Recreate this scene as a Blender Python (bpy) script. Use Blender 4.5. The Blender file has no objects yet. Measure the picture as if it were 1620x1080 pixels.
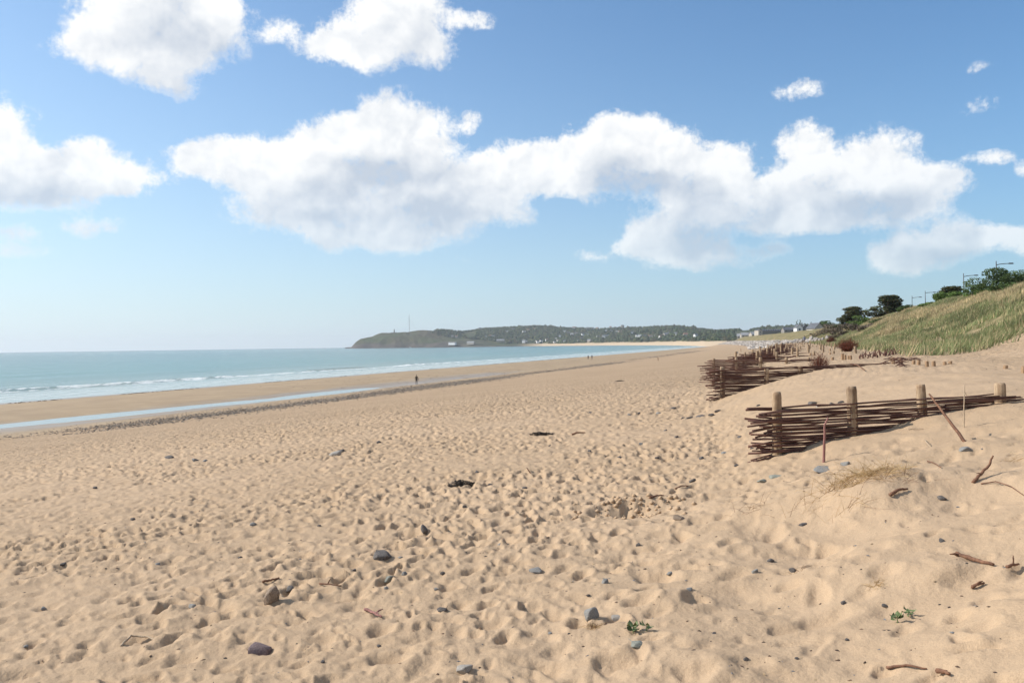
import bpy, bmesh, math, random
import numpy as np
from mathutils import Vector, Matrix

random.seed(7)
scene = bpy.context.scene
C = scene.collection
R = math.radians

# ------------------------------------------------------------------ camera
EYE = 1.7
FPX = 1308.0                                   # focal length in pixels of the 1620 px wide photograph
cam_data = bpy.data.cameras.new('camera')
cam_data.sensor_width = 36.0
cam_data.lens = FPX / 1620.0 * 36.0
cam_data.clip_start = 0.1
cam_data.clip_end = 60000.0
cam = bpy.data.objects.new('camera', cam_data)
C.objects.link(cam)
cam_rot = Matrix.Rotation(R(90.19), 3, 'X') @ Matrix.Rotation(R(-0.785), 3, 'Z')
cam.matrix_world = Matrix.Translation((0, 0, EYE)) @ cam_rot.to_4x4()
scene.camera = cam

def ray(px, py):
    """direction (unit) through a pixel of the 1620x1080 photograph"""
    v = cam_rot @ Vector(((px - 810.0) / FPX, -(py - 540.0) / FPX, -1.0))
    return v.normalized()

# ------------------------------------------------------------------ sun, sky, exposure
SUN_AZ, SUN_EL = R(-80.0), R(35.0)              # azimuth from +Y (clockwise positive), elevation
sun_dir = Vector((math.sin(SUN_AZ) * math.cos(SUN_EL), math.cos(SUN_AZ) * math.cos(SUN_EL), math.sin(SUN_EL)))
sd = bpy.data.lights.new('sun', 'SUN')
sd.energy = 5.0
sd.angle = R(0.53)
sd.color = (1.0, 0.945, 0.865)
sun = bpy.data.objects.new('sun', sd)
C.objects.link(sun)
sun.rotation_mode = 'QUATERNION'
sun.rotation_quaternion = sun_dir.to_track_quat('Z', 'Y')
sun.location = (-40, 5, 60)

scene.view_settings.view_transform = 'Standard'
scene.view_settings.look = 'None'
scene.view_settings.exposure = 0.18
scene.view_settings.gamma = 1.0
scene.view_settings.use_curve_mapping = False
scene.render.engine = 'CYCLES'
scene.cycles.max_bounces = 6
scene.cycles.diffuse_bounces = 2
scene.cycles.glossy_bounces = 3
scene.cycles.transmission_bounces = 4
scene.cycles.volume_bounces = 0
scene.cycles.use_denoising = True
scene.cycles.use_adaptive_sampling = True
scene.cycles.adaptive_threshold = 0.02

world = bpy.data.worlds.new('World')
scene.world = world
world.use_nodes = True
world.cycles.sampling_method = 'MANUAL'
world.cycles.sample_map_resolution = 512

class NT:
    """small helper to wire node trees"""
    def __init__(self, tree):
        self.t = tree
    def n(self, typ, **kw):
        nd = self.t.nodes.new(typ)
        for k, v in kw.items():
            setattr(nd, k, v)
        return nd
    def put(self, sock, v):
        if v is None:
            return
        if isinstance(v, bpy.types.NodeSocket):
            self.t.links.new(v, sock)
        else:
            sock.default_value = v
    def m(self, op, a, b=None, c=None, clamp=False):
        nd = self.n('ShaderNodeMath', operation=op, use_clamp=clamp)
        self.put(nd.inputs[0], a); self.put(nd.inputs[1], b); self.put(nd.inputs[2], c)
        return nd.outputs[0]
    def v(self, op, a, b=None, c=None, scale=None):
        nd = self.n('ShaderNodeVectorMath', operation=op)
        self.put(nd.inputs[0], a); self.put(nd.inputs[1], b); self.put(nd.inputs[2], c)
        if scale is not None:
            self.put(nd.inputs['Scale'], scale)
        return nd.outputs['Value'] if op in ('DOT_PRODUCT', 'LENGTH', 'DISTANCE') else nd.outputs['Vector']
    def mr(self, x, a, b, c=0.0, d=1.0, smooth=True):
        nd = self.n('ShaderNodeMapRange', interpolation_type='SMOOTHSTEP' if smooth else 'LINEAR')
        for i, q in enumerate((x, a, b, c, d)):
            self.put(nd.inputs[i], q)
        return nd.outputs[0]
    def mix(self, f, a, b, blend='MIX'):
        nd = self.n('ShaderNodeMix', data_type='RGBA', blend_type=blend)
        self.put(nd.inputs[0], f); self.put(nd.inputs[6], a); self.put(nd.inputs[7], b)
        return nd.outputs[2]
    def noise(self, vec, scale, detail=4.0, rough=0.5, dist=0.0, lac=2.0, out='Fac'):
        nd = self.n('ShaderNodeTexNoise')
        self.put(nd.inputs['Vector'], vec)
        for k, q in (('Scale', scale), ('Detail', detail), ('Roughness', rough), ('Distortion', dist), ('Lacunarity', lac)):
            self.put(nd.inputs[k], q)
        return nd.outputs[out]
    def xyz(self, x, y, z):
        nd = self.n('ShaderNodeCombineXYZ')
        for i, q in enumerate((x, y, z)):
            self.put(nd.inputs[i], q)
        return nd.outputs[0]
    def sep(self, v):
        nd = self.n('ShaderNodeSeparateXYZ')
        self.put(nd.inputs[0], v)
        return nd.outputs

def build_world():
    t = world.node_tree
    t.nodes.clear()
    N = NT(t)
    out = N.n('ShaderNodeOutputWorld')
    bg = N.n('ShaderNodeBackground')
    t.links.new(bg.outputs[0], out.inputs[0])
    gen = N.n('ShaderNodeTexCoord').outputs['Generated']
    d = N.v('NORMALIZE', gen)
    x, y, z = N.sep(d)
    # the sky texture stops at the geometric horizon, the sea's own horizon lies a little below it
    zc = N.m('MAXIMUM', z, 0.012)
    sky = N.n('ShaderNodeTexSky', sky_type='NISHITA')
    sky.sun_disc = False
    sky.sun_elevation = SUN_EL
    sky.sun_rotation = SUN_AZ
    sky.air_density = 1.0
    sky.dust_density = 0.6
    sky.ozone_density = 3.0
    sky.altitude = 0.0
    t.links.new(N.xyz(x, y, zc), sky.inputs[0])
    SKYS = 0.118
    skyc = N.v('MULTIPLY', sky.outputs[0], (0.66 * SKYS, 0.99 * SKYS, 1.18 * SKYS))
    # bright sea air: the sky pales towards the horizon, most of all below the sun
    sunward = N.mr(N.v('DOT_PRODUCT', d, tuple(sun_dir)), -0.45, 0.70, smooth=False)
    veil = N.mix(sunward, (0.36, 0.48, 0.59, 1), (0.77, 0.87, 0.92, 1))
    vf = N.m('MULTIPLY', N.m('POWER', 2.718, N.m('MULTIPLY', N.m('MAXIMUM', z, 0.0), N.mr(sunward, 0.1, 1.0, -8.0, -4.2, False))), N.mr(sunward, 0.0, 1.0, 0.80, 0.95, False))
    skyc = N.mix(vf, skyc, veil)
    # ---- cumulus: soft ellipses in azimuth / elevation, broken up by noise
    az = N.m('ARCTAN2', x, y)
    el = N.m('ARCSINE', z)
    blobs = [  # photo pixel centre, radii, weight
        (310, 247, 62, 26, 1), (385, 252, 85, 38, 1), (460, 268, 95, 58, 1), (545, 228, 75, 48, 1), (612, 192, 72, 46, 1.1),
        (672, 214, 60, 44, 1), (560, 300, 165, 60, 1), (480, 330, 120, 46, .8), (625, 340, 140, 52, 1), (705, 300, 95, 58, 1),
        (640, 388, 62, 20, .7), (560, 372, 80, 26, .7), (785, 280, 65, 48, 1), (838, 270, 60, 38, 1), (800, 335, 52, 26, .7),
        (965, 238, 100, 50, 1), (995, 214, 58, 36, 1), (1055, 240, 55, 40, 1), (1005, 282, 92, 36, 1), (895, 265, 70, 38, 1),
        (1085, 268, 40, 32, .9), (1152, 258, 48, 34, 1), (1130, 302, 80, 42, 1), (1060, 368, 80, 48, 1), (1105, 402, 85, 32, 1),
        (1012, 385, 30, 24, .6), (1205, 322, 110, 44, 1), (1268, 240, 44, 36, .95), (1300, 300, 90, 48, 1), (1380, 262, 62, 52, 1.1),
        (1405, 302, 98, 42, 1), (1462, 300, 55, 38, .9), (1350, 342, 120, 22, .8), (1500, 282, 13, 13, .6), (930, 405, 36, 11, .5),
        (1222, 393, 40, 13, .55), (1440, 392, 62, 34, 1), (1512, 368, 42, 34, 1), (1582, 372, 50, 20, .9), (1420, 406, 48, 20, .8),
        (140, 76, 66, 32, .9), (230, 38, 110, 52, 1), (305, 52, 85, 48, 1), (262, 102, 70, 40, .85), (268, 136, 34, 20, .6),
        (340, 14, 52, 32, 1), (440, 50, 30, 22, .6), (520, 82, 55, 24, .85), (592, 52, 85, 38, 1), (582, 96, 42, 20, .75),
        (662, 34, 70, 36, 1), (690, 82, 42, 24, .65), (738, 30, 38, 14, .6), (8, 200, 44, 46, 1), (30, 262, 85, 40, 1),
        (60, 302, 95, 34, .9), (132, 264, 75, 42, 1), (182, 286, 62, 24, .8), (242, 276, 45, 17, .6), (206, 306, 16, 12, .5),
        (145, 360, 56, 17, .6), (18, 366, 42, 22, .65), (40, 398, 52, 11, .45), (745, 193, 19, 16, .7), (1267, 142, 38, 17, .62),
        (1560, 165, 26, 14, .42), (1535, 182, 26, 9, .4), (1560, 247, 38, 13, .62), (1616, 266, 14, 13, .7), (1540, 104, 16, 8, .4),
        (726, 412, 22, 6, .45), (-60, 250, 90, 60, 1), (-150, 300, 120, 60, 1), (1690, 380, 70, 30, .9), (230, -40, 130, 50, .9), (620, -25, 90, 40, .8)]
    # low frequencies of the cloud cover on an azimuth/elevation grid, handed to the shader as a sum of
    # products u_k(azimuth) * v_k(elevation) held in curve nodes
    AZ0, AZ1, EL0, EL1 = -0.70, 0.70, 0.0, 0.52
    NA, NE = 150, 100
    ga, ge = np.meshgrid(np.linspace(AZ0, AZ1, NA), np.linspace(EL0, EL1, NE))
    def puffs(lst, grow):
        f = np.zeros_like(ga)
        for (cx, cy, rx, ry, w) in lst:
            v0 = ray(cx, cy)
            a0, e0 = math.atan2(v0.x, v0.y), math.asin(v0.z)
            ra, re = rx * grow / FPX * math.cos(a0), ry * grow / FPX * math.cos(a0)
            k = np.clip(1 - ((ga - a0) / ra) ** 2 - ((ge - e0) / re) ** 2, 0, 1)
            f += w * k * k
        return f
    cover = np.minimum(puffs(blobs, 1.43), 1.0)
    thick = np.zeros_like(cover)                 # cloud lying between a point and the sun, up and to the left
    for k in range(1, 8):
        di, dj = int(round(k * 0.0105 / (EL1 / NE))), int(round(k * 0.006 / ((AZ1 - AZ0) / NA)))
        sh = np.zeros_like(cover)
        sh[:NE - di, dj:] = cover[di:, :NA - dj]
        thick += sh / 7
    deep = [(600, 268, 100, 26, .8), (520, 300, 80, 22, .4), (690, 335, 75, 30, .7), (520, 340, 70, 16, .4), (1010, 290, 95, 24, .9), (1120, 385, 90, 32, .8),
            (1390, 322, 110, 24, .8), (1222, 393, 50, 16, .9), (1490, 402, 70, 20, .6), (960, 260, 60, 24, .3), (60, 305, 90, 22, .5), (1250, 320, 70, 22, .4), (300, 60, 90, 40, .25)]
    shade = np.clip(np.clip((thick - 0.25) * 1.0, 0, 1) * 0.55 + puffs(deep, 1.3) * 0.75, 0, 1)
    p0 = N.xyz(az, el, 0.0)
    warp = N.noise(p0, 15.0, 2.0, 0.55, out='Color')
    pw = N.v('MULTIPLY_ADD', N.v('SUBTRACT', warp, (0.5, 0.5, 0.5)), (0.050, 0.030, 0.0), p0)
    wa, we, _z = N.sep(pw)
    wa = N.m('DIVIDE', N.m('SUBTRACT', wa, AZ0), AZ1 - AZ0, clamp=True)
    we = N.m('DIVIDE', N.m('SUBTRACT', we, EL0), EL1 - EL0, clamp=True)
    ca, ce = N.xyz(wa, wa, wa), N.xyz(we, we, we)
    def curve3(vec, cols):
        nd = N.n('ShaderNodeRGBCurve')
        mp = nd.mapping
        mp.use_clip = False
        lo, span = [], []
        for c in range(3):
            y = cols[:, c] if c < cols.shape[1] else np.zeros(len(cols))
            a, b = float(y.min()), max(float(y.max() - y.min()), 1e-6)
            cu = mp.curves[c]
            pts = cu.points
            n = len(y)
            pts[0].location = (0.0, (y[0] - a) / b); pts[-1].location = (1.0, (y[-1] - a) / b)
            for q in range(1, n - 1):
                pts.new(q / (n - 1), (y[q] - a) / b)
            for q in pts:
                q.handle_type = 'VECTOR'
            lo.append(a); span.append(b)
        mp.update()
        N.put(nd.inputs['Color'], vec)
        return N.v('MULTIPLY_ADD', nd.outputs[0], tuple(span), tuple(lo))
    def lowrank(tab, rank):
        U, S, V = np.linalg.svd(tab, full_matrices=False)
        U = U[:, :rank] * np.sqrt(S[:rank]); V = (V[:rank].T) * np.sqrt(S[:rank])
        acc = None
        for k in range(0, rank, 3):
            dt = N.v('DOT_PRODUCT', curve3(ca, V[:, k:k + 3]), curve3(ce, U[:, k:k + 3]))
            acc = dt if acc is None else N.m('ADD', acc, dt)
        return acc
    F = lowrank(cover, 21)
    SH = lowrank(shade, 12)
    # fair-weather clouds go on all round, outside the part of the sky in view
    big = N.noise(p0, 3.4, 1.0, 0.5)
    outm = N.m('MAXIMUM', N.mr(N.m('ABSOLUTE', az), 0.58, 0.72), N.mr(el, 0.44, 0.56))
    outm = N.m('MULTIPLY', outm, N.mr(el, 0.05, 0.2))
    F = N.m('MAXIMUM', F, N.m('MULTIPLY', outm, N.mr(big, 0.47, 0.66, 0.0, 0.9)))
    na = N.noise(p0, 19.0, 6.0, 0.62, 0.3)
    nb = N.noise(p0, 150.0, 2.0, 0.6)
    n0 = N.m('MULTIPLY_ADD', N.m('SUBTRACT', nb, 0.5), 0.32, N.m('SUBTRACT', na, 0.5))
    r0 = N.noise(pw, 17.0, 3.0, 0.5)
    r1 = N.noise(N.v('ADD', pw, (-0.007, 0.012, 0.0)), 17.0, 3.0, 0.5)
    F0 = N.m('MULTIPLY_ADD', n0, N.mr(F, 0.01, 0.20, 0.0, 1.95), F)
    soft = N.m('MULTIPLY_ADD', SH, 0.40, 0.72)             # crisp sunlit heads, softer shaded undersides
    alpha = N.mr(F0, 0.09, soft)
    relief = N.m('SUBTRACT', r0, r1)
    body = N.mr(F0, 0.15, 0.65)
    lit = N.m('SUBTRACT', N.m('MULTIPLY_ADD', relief, 1.9, 0.97), N.m('MULTIPLY', N.m('MULTIPLY', N.m('MULTIPLY_ADD', n0, -0.5, SH), body), 1.25), clamp=True)
    ccol = N.mix(lit, (0.53, 0.585, 0.665, 1), (0.95, 0.95, 0.94, 1))
    # clouds low over the horizon are seen through more air
    low = N.mr(el, 0.02, 0.24, 0.45, 0.0)
    ccol = N.mix(low, ccol, skyc)
    alpha = N.m('MULTIPLY', alpha, N.mr(el, 0.02, 0.07, 0.0, 0.95))
    final = N.mix(alpha, skyc, ccol)
    N.put(bg.inputs[0], final)
    bg.inputs[1].default_value = 1.0
build_world()

# ================================================================== helpers
def hash2(ix, iy, seed):
    h = (ix.astype(np.int64) * 374761393 + iy.astype(np.int64) * 668265263 + seed * 1442695041) & 0xFFFFFFFF
    h = ((h ^ (h >> 13)) * 1274126177) & 0xFFFFFFFF
    h = ((h ^ (h >> 16)) * 2246822519) & 0xFFFFFFFF
    return ((h ^ (h >> 15)) & 0xFFFFFF) / float(0x1000000)

def vnoise(x, y, seed=0):
    fx, fy = np.floor(x), np.floor(y)
    ix, iy = fx.astype(np.int64), fy.astype(np.int64)
    u, v = x - fx, y - fy
    u = u * u * u * (u * (u * 6 - 15) + 10); v = v * v * v * (v * (v * 6 - 15) + 10)
    a, b = hash2(ix, iy, seed), hash2(ix + 1, iy, seed)
    c, d = hash2(ix, iy + 1, seed), hash2(ix + 1, iy + 1, seed)
    return (a + (b - a) * u) * (1 - v) + (c + (d - c) * u) * v

def fbm(x, y, octaves=4, seed=0, gain=0.5):
    s, amp, tot = 0.0, 1.0, 0.0
    for o in range(octaves):
        s = s + amp * (vnoise(x * 2.03 ** o + o * 17.3, y * 2.03 ** o - o * 9.1, seed + o) - 0.5)
        tot += amp; amp *= gain
    return s / tot

def sstep(a, b, x):
    k = np.clip((x - a) / (b - a), 0, 1)
    return k * k * (3 - 2 * k)

def np_mesh(name, verts, faces, smooth=True):
    me = bpy.data.meshes.new(name)
    verts = np.ascontiguousarray(verts, dtype=np.float32); faces = np.ascontiguousarray(faces, dtype=np.int32)
    k = faces.shape[1]
    me.vertices.add(len(verts)); me.vertices.foreach_set('co', verts.ravel())
    me.loops.add(faces.size); me.loops.foreach_set('vertex_index', faces.ravel())
    me.polygons.add(len(faces)); me.polygons.foreach_set('loop_start', np.arange(0, faces.size, k, dtype=np.int32))
    me.polygons.foreach_set('use_smooth', np.full(len(faces), smooth, dtype=bool))
    me.update(calc_edges=True)
    return me

def set_attr(me, name, arr):
    """per-vertex float colour"""
    arr = np.asarray(arr, dtype=np.float32)
    at = me.attributes.new(name, 'FLOAT_COLOR', 'POINT')
    at.data.foreach_set('color', arr.ravel())

def link(name, me, mat=None, parent=None, kind=None, label=None, cat=None, group=None):
    o = bpy.data.objects.new(name, me)
    C.objects.link(o)
    if mat is not None:
        for q in (mat if isinstance(mat, (list, tuple)) else [mat]):
            me.materials.append(q)
    if parent is not None:
        o.parent = parent
    tag(o, label, cat, group, kind)
    return o

def tag(o, label=None, cat=None, group=None, kind=None):
    if label: o['label'] = label
    if cat: o['category'] = cat
    if group: o['group'] = group
    if kind: o['kind'] = kind
    return o

def empty(name, loc, label=None, cat=None, group=None, rz=0.0):
    o = bpy.data.objects.new(name, None)
    o.empty_display_size = 0.2
    C.objects.link(o)
    o.location = loc
    o.rotation_euler = (0, 0, rz)
    return tag(o, label, cat, group)

class MB:
    """collects triangles and quads of one mesh"""
    def __init__(self):
        self.v, self.f, self.mi = [], [], []
    def face(self, idx, m=0):
        self.f.append(tuple(idx)); self.mi.append(m)
    def add(self, verts, faces, m=0):
        b = len(self.v)
        self.v.extend(verts)
        for f in faces:
            self.f.append(tuple(b + i for i in f)); self.mi.append(m)
    def box(self, lo, hi, m=0, rot=0.0, piv=(0, 0)):
        x0, y0, z0 = lo; x1, y1, z1 = hi
        vs = [(x0, y0, z0), (x1, y0, z0), (x1, y1, z0), (x0, y1, z0), (x0, y0, z1), (x1, y0, z1), (x1, y1, z1), (x0, y1, z1)]
        self.add(vs, [(0, 3, 2, 1), (4, 5, 6, 7), (0, 1, 5, 4), (1, 2, 6, 5), (2, 3, 7, 6), (3, 0, 4, 7)], m)
    def tube(self, pts, rad, sides=6, m=0, cap=True):
        pts = [Vector(p) for p in pts]
        if not isinstance(rad, (list, tuple)):
            rad = [rad] * len(pts)
        b = len(self.v)
        up = Vector((0.13, 0.31, 0.94))
        for i, p in enumerate(pts):
            d = (pts[min(i + 1, len(pts) - 1)] - pts[max(i - 1, 0)])
            d = d.normalized() if d.length > 1e-9 else Vector((0, 0, 1))
            s = d.cross(up)
            if s.length < 0.05:
                s = d.cross(Vector((1, 0, 0)))
            s.normalize(); q = s.cross(d)
            for k in range(sides):
                a = 2 * math.pi * k / sides
                self.v.append(tuple(p + (s * math.cos(a) + q * math.sin(a)) * rad[i]))
        for i in range(len(pts) - 1):
            for k in range(sides):
                k2 = (k + 1) % sides
                self.face((b + i * sides + k, b + i * sides + k2, b + (i + 1) * sides + k2, b + (i + 1) * sides + k), m)
        if cap:
            self.face([b + k for k in range(sides)][::-1], m)
            e = b + (len(pts) - 1) * sides
            self.face([e + k for k in range(sides)], m)
    def mesh(self, name, smooth=False):
        me = bpy.data.meshes.new(name)
        me.from_pydata([tuple(q) for q in self.v], [], self.f)
        me.polygons.foreach_set('material_index', np.array(self.mi, dtype=np.int32))
        me.polygons.foreach_set('use_smooth', np.full(len(self.f), smooth, dtype=bool))
        me.update()
        return me
    def build(self, name, mat, parent=None, smooth=False, **kw):
        return link(name, self.mesh(name, smooth), mat, parent, **kw)

def new_mat(name):
    m = bpy.data.materials.new(name)
    m.use_nodes = True
    t = m.node_tree
    t.nodes.clear()
    N = NT(t)
    out = N.n('ShaderNodeOutputMaterial')
    bs = N.n('ShaderNodeBsdfPrincipled')
    t.links.new(bs.outputs[0], out.inputs[0])
    return m, N, bs

def rough_mat(name, col, col2=None, scale=6.0, rough=0.85, bump=0.0, bscale=None, stretch=(1, 1, 1), coord='Object', spec=0.3):
    """two-tone procedural surface with a little relief"""
    m, N, bs = new_mat(name)
    tc = N.n('ShaderNodeTexCoord').outputs[coord]
    vec = N.v('MULTIPLY', tc, stretch)
    nz = N.noise(vec, scale, 5.0, 0.6)
    c2 = col2 or tuple(c * 0.6 for c in col)
    N.put(bs.inputs['Base Color'], N.mix(N.mr(nz, 0.32, 0.68), (*c2, 1), (*col, 1)))
    bs.inputs['Roughness'].default_value = rough
    bs.inputs['Specular IOR Level'].default_value = spec
    if bump:
        bp = N.n('ShaderNodeBump')
        bp.inputs['Distance'].default_value = bump
        bp.inputs['Strength'].default_value = 0.9
        N.put(bp.inputs['Height'], N.noise(vec, bscale or scale * 2, 4.0, 0.6))
        N.put(bs.inputs['Normal'], bp.outputs[0])
    return m

def vcol_mat(name, attr='tint', rough=0.9, transl=0.0, spec=0.15):
    """colour of each leaf or stone comes with it; vertex colours hold plain surface colours"""
    m, N, bs = new_mat(name)
    a = N.n('ShaderNodeAttribute', attribute_name=attr)
    N.put(bs.inputs['Base Color'], a.outputs['Color'])
    bs.inputs['Roughness'].default_value = rough
    bs.inputs['Specular IOR Level'].default_value = spec
    if transl:
        tr = N.n('ShaderNodeBsdfTranslucent')
        N.put(tr.inputs[0], a.outputs['Color'])
        mx = N.n('ShaderNodeMixShader'); mx.inputs[0].default_value = transl
        out = [n for n in m.node_tree.nodes if n.type == 'OUTPUT_MATERIAL'][0]
        m.node_tree.links.new(bs.outputs[0], mx.inputs[1]); m.node_tree.links.new(tr.outputs[0], mx.inputs[2])
        m.node_tree.links.new(mx.outputs[0], out.inputs[0])
    return m

# ================================================================== the lie of the land
SEA_Z = -5.8
SHORE_T = 107.0
A_SH = R(18.5)                                # direction of the shore, east of the viewing axis
SA, CA = math.sin(A_SH), math.cos(A_SH)

def to_st(x, y):
    return x * SA + y * CA, -x * CA + y * SA   # along the shore, towards the sea
def from_st(s, t):
    return s * SA - t * CA, s * CA + t * SA

def table(xs, ys, lo, hi, sm):
    gx = np.linspace(lo, hi, 6000)
    gy = np.interp(gx, xs, ys)
    w = max(3, int(sm / (hi - lo) * 6000))
    k = np.hanning(w + 2); k /= k.sum()
    gy = np.convolve(np.pad(gy, (w, w), mode='edge'), k, 'same')[w:-w]
    return gx, gy
_B = table([-40, 0, 15, 46, 52, 60, 66, 78, 90, 107, 130, 200, 500, 3000], [0, 0, -1.15, -3.85, -4.28, -4.66, -4.62, -4.60, -4.95, -5.78, -6.5, -9, -16, -25], -40, 3000, 3.0)
_B1 = table([-40, 0, 15, 46, 52, 60, 66, 78, 90, 107, 130], [0, 0, -1.15, -3.85, -4.28, -4.66, -4.62, -4.60, -4.95, -5.78, -6.5], -40, 130, 2.0)
_D = table([-30, -10, -4.2, -2.8, -1.8, -.9, .1, .8, 1.7, 2.2, 10], [1.08, 1.05, .92, .80, .64, .48, .22, .06, 0, 0, 0], -30, 10, 0.5)
_G = table([-400, -60, -24, -21, -19.5, -16, -12, -10, -8, -6, 5], [6.0, 6.0, 6.15, 6.25, 5.8, 4.0, 1.95, .95, .3, 0, 0], -400, 5, 1.2)

def sb(s):     # the dune front swings towards the sea beyond the fences
    return np.interp(s, [-400, 200, 300, 400, 500, 700, 900, 1100, 1400], [0, 0, 4, 10, 18, 38, 62, 78, 85])
def shift(s):  # the toe of the dune close to the camera
    return np.interp(s, [-60, 0, 4, 8, 12, 25, 40, 60, 90, 400], [-2.5, -1.5, -1.0, -.55, .1, 1.6, 2.7, 2.6, 2.0, 2.0])

def tprime(s, t):
    k = sb(s)
    return np.where(t > SHORE_T, t, np.where(t < k, t - k, SHORE_T * (t - k) / (SHORE_T - k)))

def macro(x, y):
    s, t = to_st(x, y)
    tp = tprime(s, t)
    z = np.where(tp < 120, np.interp(tp, *_B1), np.interp(tp, *_B))
    # the runnel behind the sand bar
    run = sstep(22, 45, s) * (1 - sstep(100, 132, s))
    z = z - (0.09 + 0.12 * vnoise(s / 9.0, s * 0 + 2.0, 18)) * run * np.exp(-((tp - 63.0 - 2.2 * np.sin(s / 23.0)) / 3.3) ** 2)
    z = z + 0.16 * fbm(s / 13.0, t / 4.5, 3, 15) * sstep(50, 56, tp) * (1 - sstep(95, 104, tp)) * (1 - sstep(300, 500, s))
    wob = 0.5 * fbm(s / 7.0, t / 7.0, 2, 5)
    u = tp - shift(s)
    z = z + np.interp(u + wob * sstep(0, 18, s) * 0.8, *_D)
    front = 3.0 * fbm(s / 28.0, t / 60.0 + 3.3, 2, 9)
    z = z + np.interp(tp + front, *_G) * np.interp(s, [60, 78, 105, 250], [1.0, 1.0, 0.85, 0.88])
    hm = sstep(-7, -14, tp)
    z = z + hm * (1.1 * fbm(x / 13.0, y / 13.0, 3, 21) + 0.5 * fbm(x / 4.0, y / 4.0, 2, 31))
    # wind-blown tongues of sand between the rods
    dn = sstep(1.5, -2.0, u) * (1 - hm)
    z = z + dn * (0.13 * fbm(s / 4.2, t / 7.5, 3, 41) + 0.07 * fbm(x / 1.6, y / 1.6, 2, 43))
    # sand heaped around the tuft of dead grass
    z = z + 0.20 * np.exp(-((x - 3.2) / 0.75) ** 2 - ((y - 7.7) / 0.75) ** 2) - 0.13 * np.exp(-((x - 3.75) / 0.45) ** 2 - ((y - 6.7) / 0.6) ** 2) - 0.08 * np.exp(-((x - 4.6) / 0.5) ** 2 - ((y - 8.2) / 0.6) ** 2)
    # the dug hole and its clods
    z = z - 0.16 * np.exp(-((x - 1.30) / 0.28) ** 2 - ((y - 9.1) / 0.26) ** 2) + 0.07 * np.exp(-((x - 1.3) / 0.5) ** 2 - ((y - 9.45) / 0.22) ** 2)
    return z

def prints(x, y, cell, seed, la, lb, depth, prob):
    """trampled sand: one footprint-like dent per cell of a jittered grid"""
    out = np.zeros_like(x)
    cx, cy = np.floor(x / cell), np.floor(y / cell)
    for di in (-1, 0, 1):
        for dj in (-1, 0, 1):
            ix, iy = (cx + di).astype(np.int64), (cy + dj).astype(np.int64)
            h = [hash2(ix, iy, seed + q) for q in range(7)]
            px, py = (ix + 0.1 + 0.8 * h[0]) * cell, (iy + 0.1 + 0.8 * h[1]) * cell
            an = (h[2] - 0.5) * 2.6 + 0.2
            co, si = np.cos(an), np.sin(an)
            dx, dy = x - px, y - py
            a = la * (0.75 + 0.6 * h[3]); b = lb * (0.75 + 0.7 * h[4])
            p, q = (dx * co + dy * si) / a, (-dx * si + dy * co) / b
            e = np.sqrt(p * p + q * q)
            dd = depth * (0.3 + 0.9 * h[5]) * (h[6] < prob)
            prof = -(1 - sstep(0.30, 1.10, e)) + 0.30 * np.exp(-((e - 1.32) / 0.28) ** 2) * (0.6 + 0.4 * p)
            out += dd * prof
    return out

def micro(x, y, near=True):
    s, t = to_st(x, y)
    tp = tprime(s, t)
    u = tp - shift(s)
    dry = (1 - sstep(41, 50, tp)) * sstep(-9.0, -5.0, tp)
    wind = sstep(0.9, -1.0, u) * sstep(9.0, 13.0, s)           # smooth wind-packed sand around the fences
    soft = np.maximum(sstep(1.2, -0.6, u), sstep(3.2, 0.8, u) * (1 - sstep(7.0, 11.0, s)))                                  # looser, rounder dents on the foot of the dune
    r = np.hypot(x, y)
    wx = x + 0.14 * fbm(x * 3.4, y * 3.4, 3, 61); wy = y + 0.14 * fbm(x * 3.4 + 7, y * 3.4 + 3, 3, 67)
    patch = 0.42 + 0.9 * np.clip(0.55 + 2.6 * fbm(x / 2.4, y / 2.4, 3, 71), 0, 1)
    f0 = prints(wx + 1.7, wy + 9.2, 0.72, 301, 0.19, 0.10, 0.050, 0.45)
    f1 = prints(wx, wy, 0.285, 101, 0.106, 0.066, 0.046, 0.80)
    f2 = prints(wx + 5.1, wy - 3.7, 0.165, 201, 0.057, 0.040, 0.022, 0.78)
    z = (f0 * (1.0 + 0.1 * soft) + f1 * (1.45 - 0.65 * soft) + f2 * (1.65 - 1.3 * soft)) * (patch * (1 - soft) + soft * 0.9) * (1 - 0.80 * wind)
    z = z + 0.055 * fbm(x * 2.3, y * 2.3, 3, 81) * (1 - 0.5 * wind) + 0.055 * fbm(x * 6.0, y * 6.0, 4, 83, 0.6) * (1 - 0.72 * soft) * (0.4 + 0.6 * patch)
    z = z + 0.20 * fbm(x / 0.8, y / 0.8, 2, 85) * soft * (1 - 0.6 * wind)
    # windward ripples, faint
    z = z + 0.004 * np.sin((x * 0.9 + y * 0.35) * 42 + 5 * fbm(x * 2, y * 2, 2, 88)) * wind
    return z * dry

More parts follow.
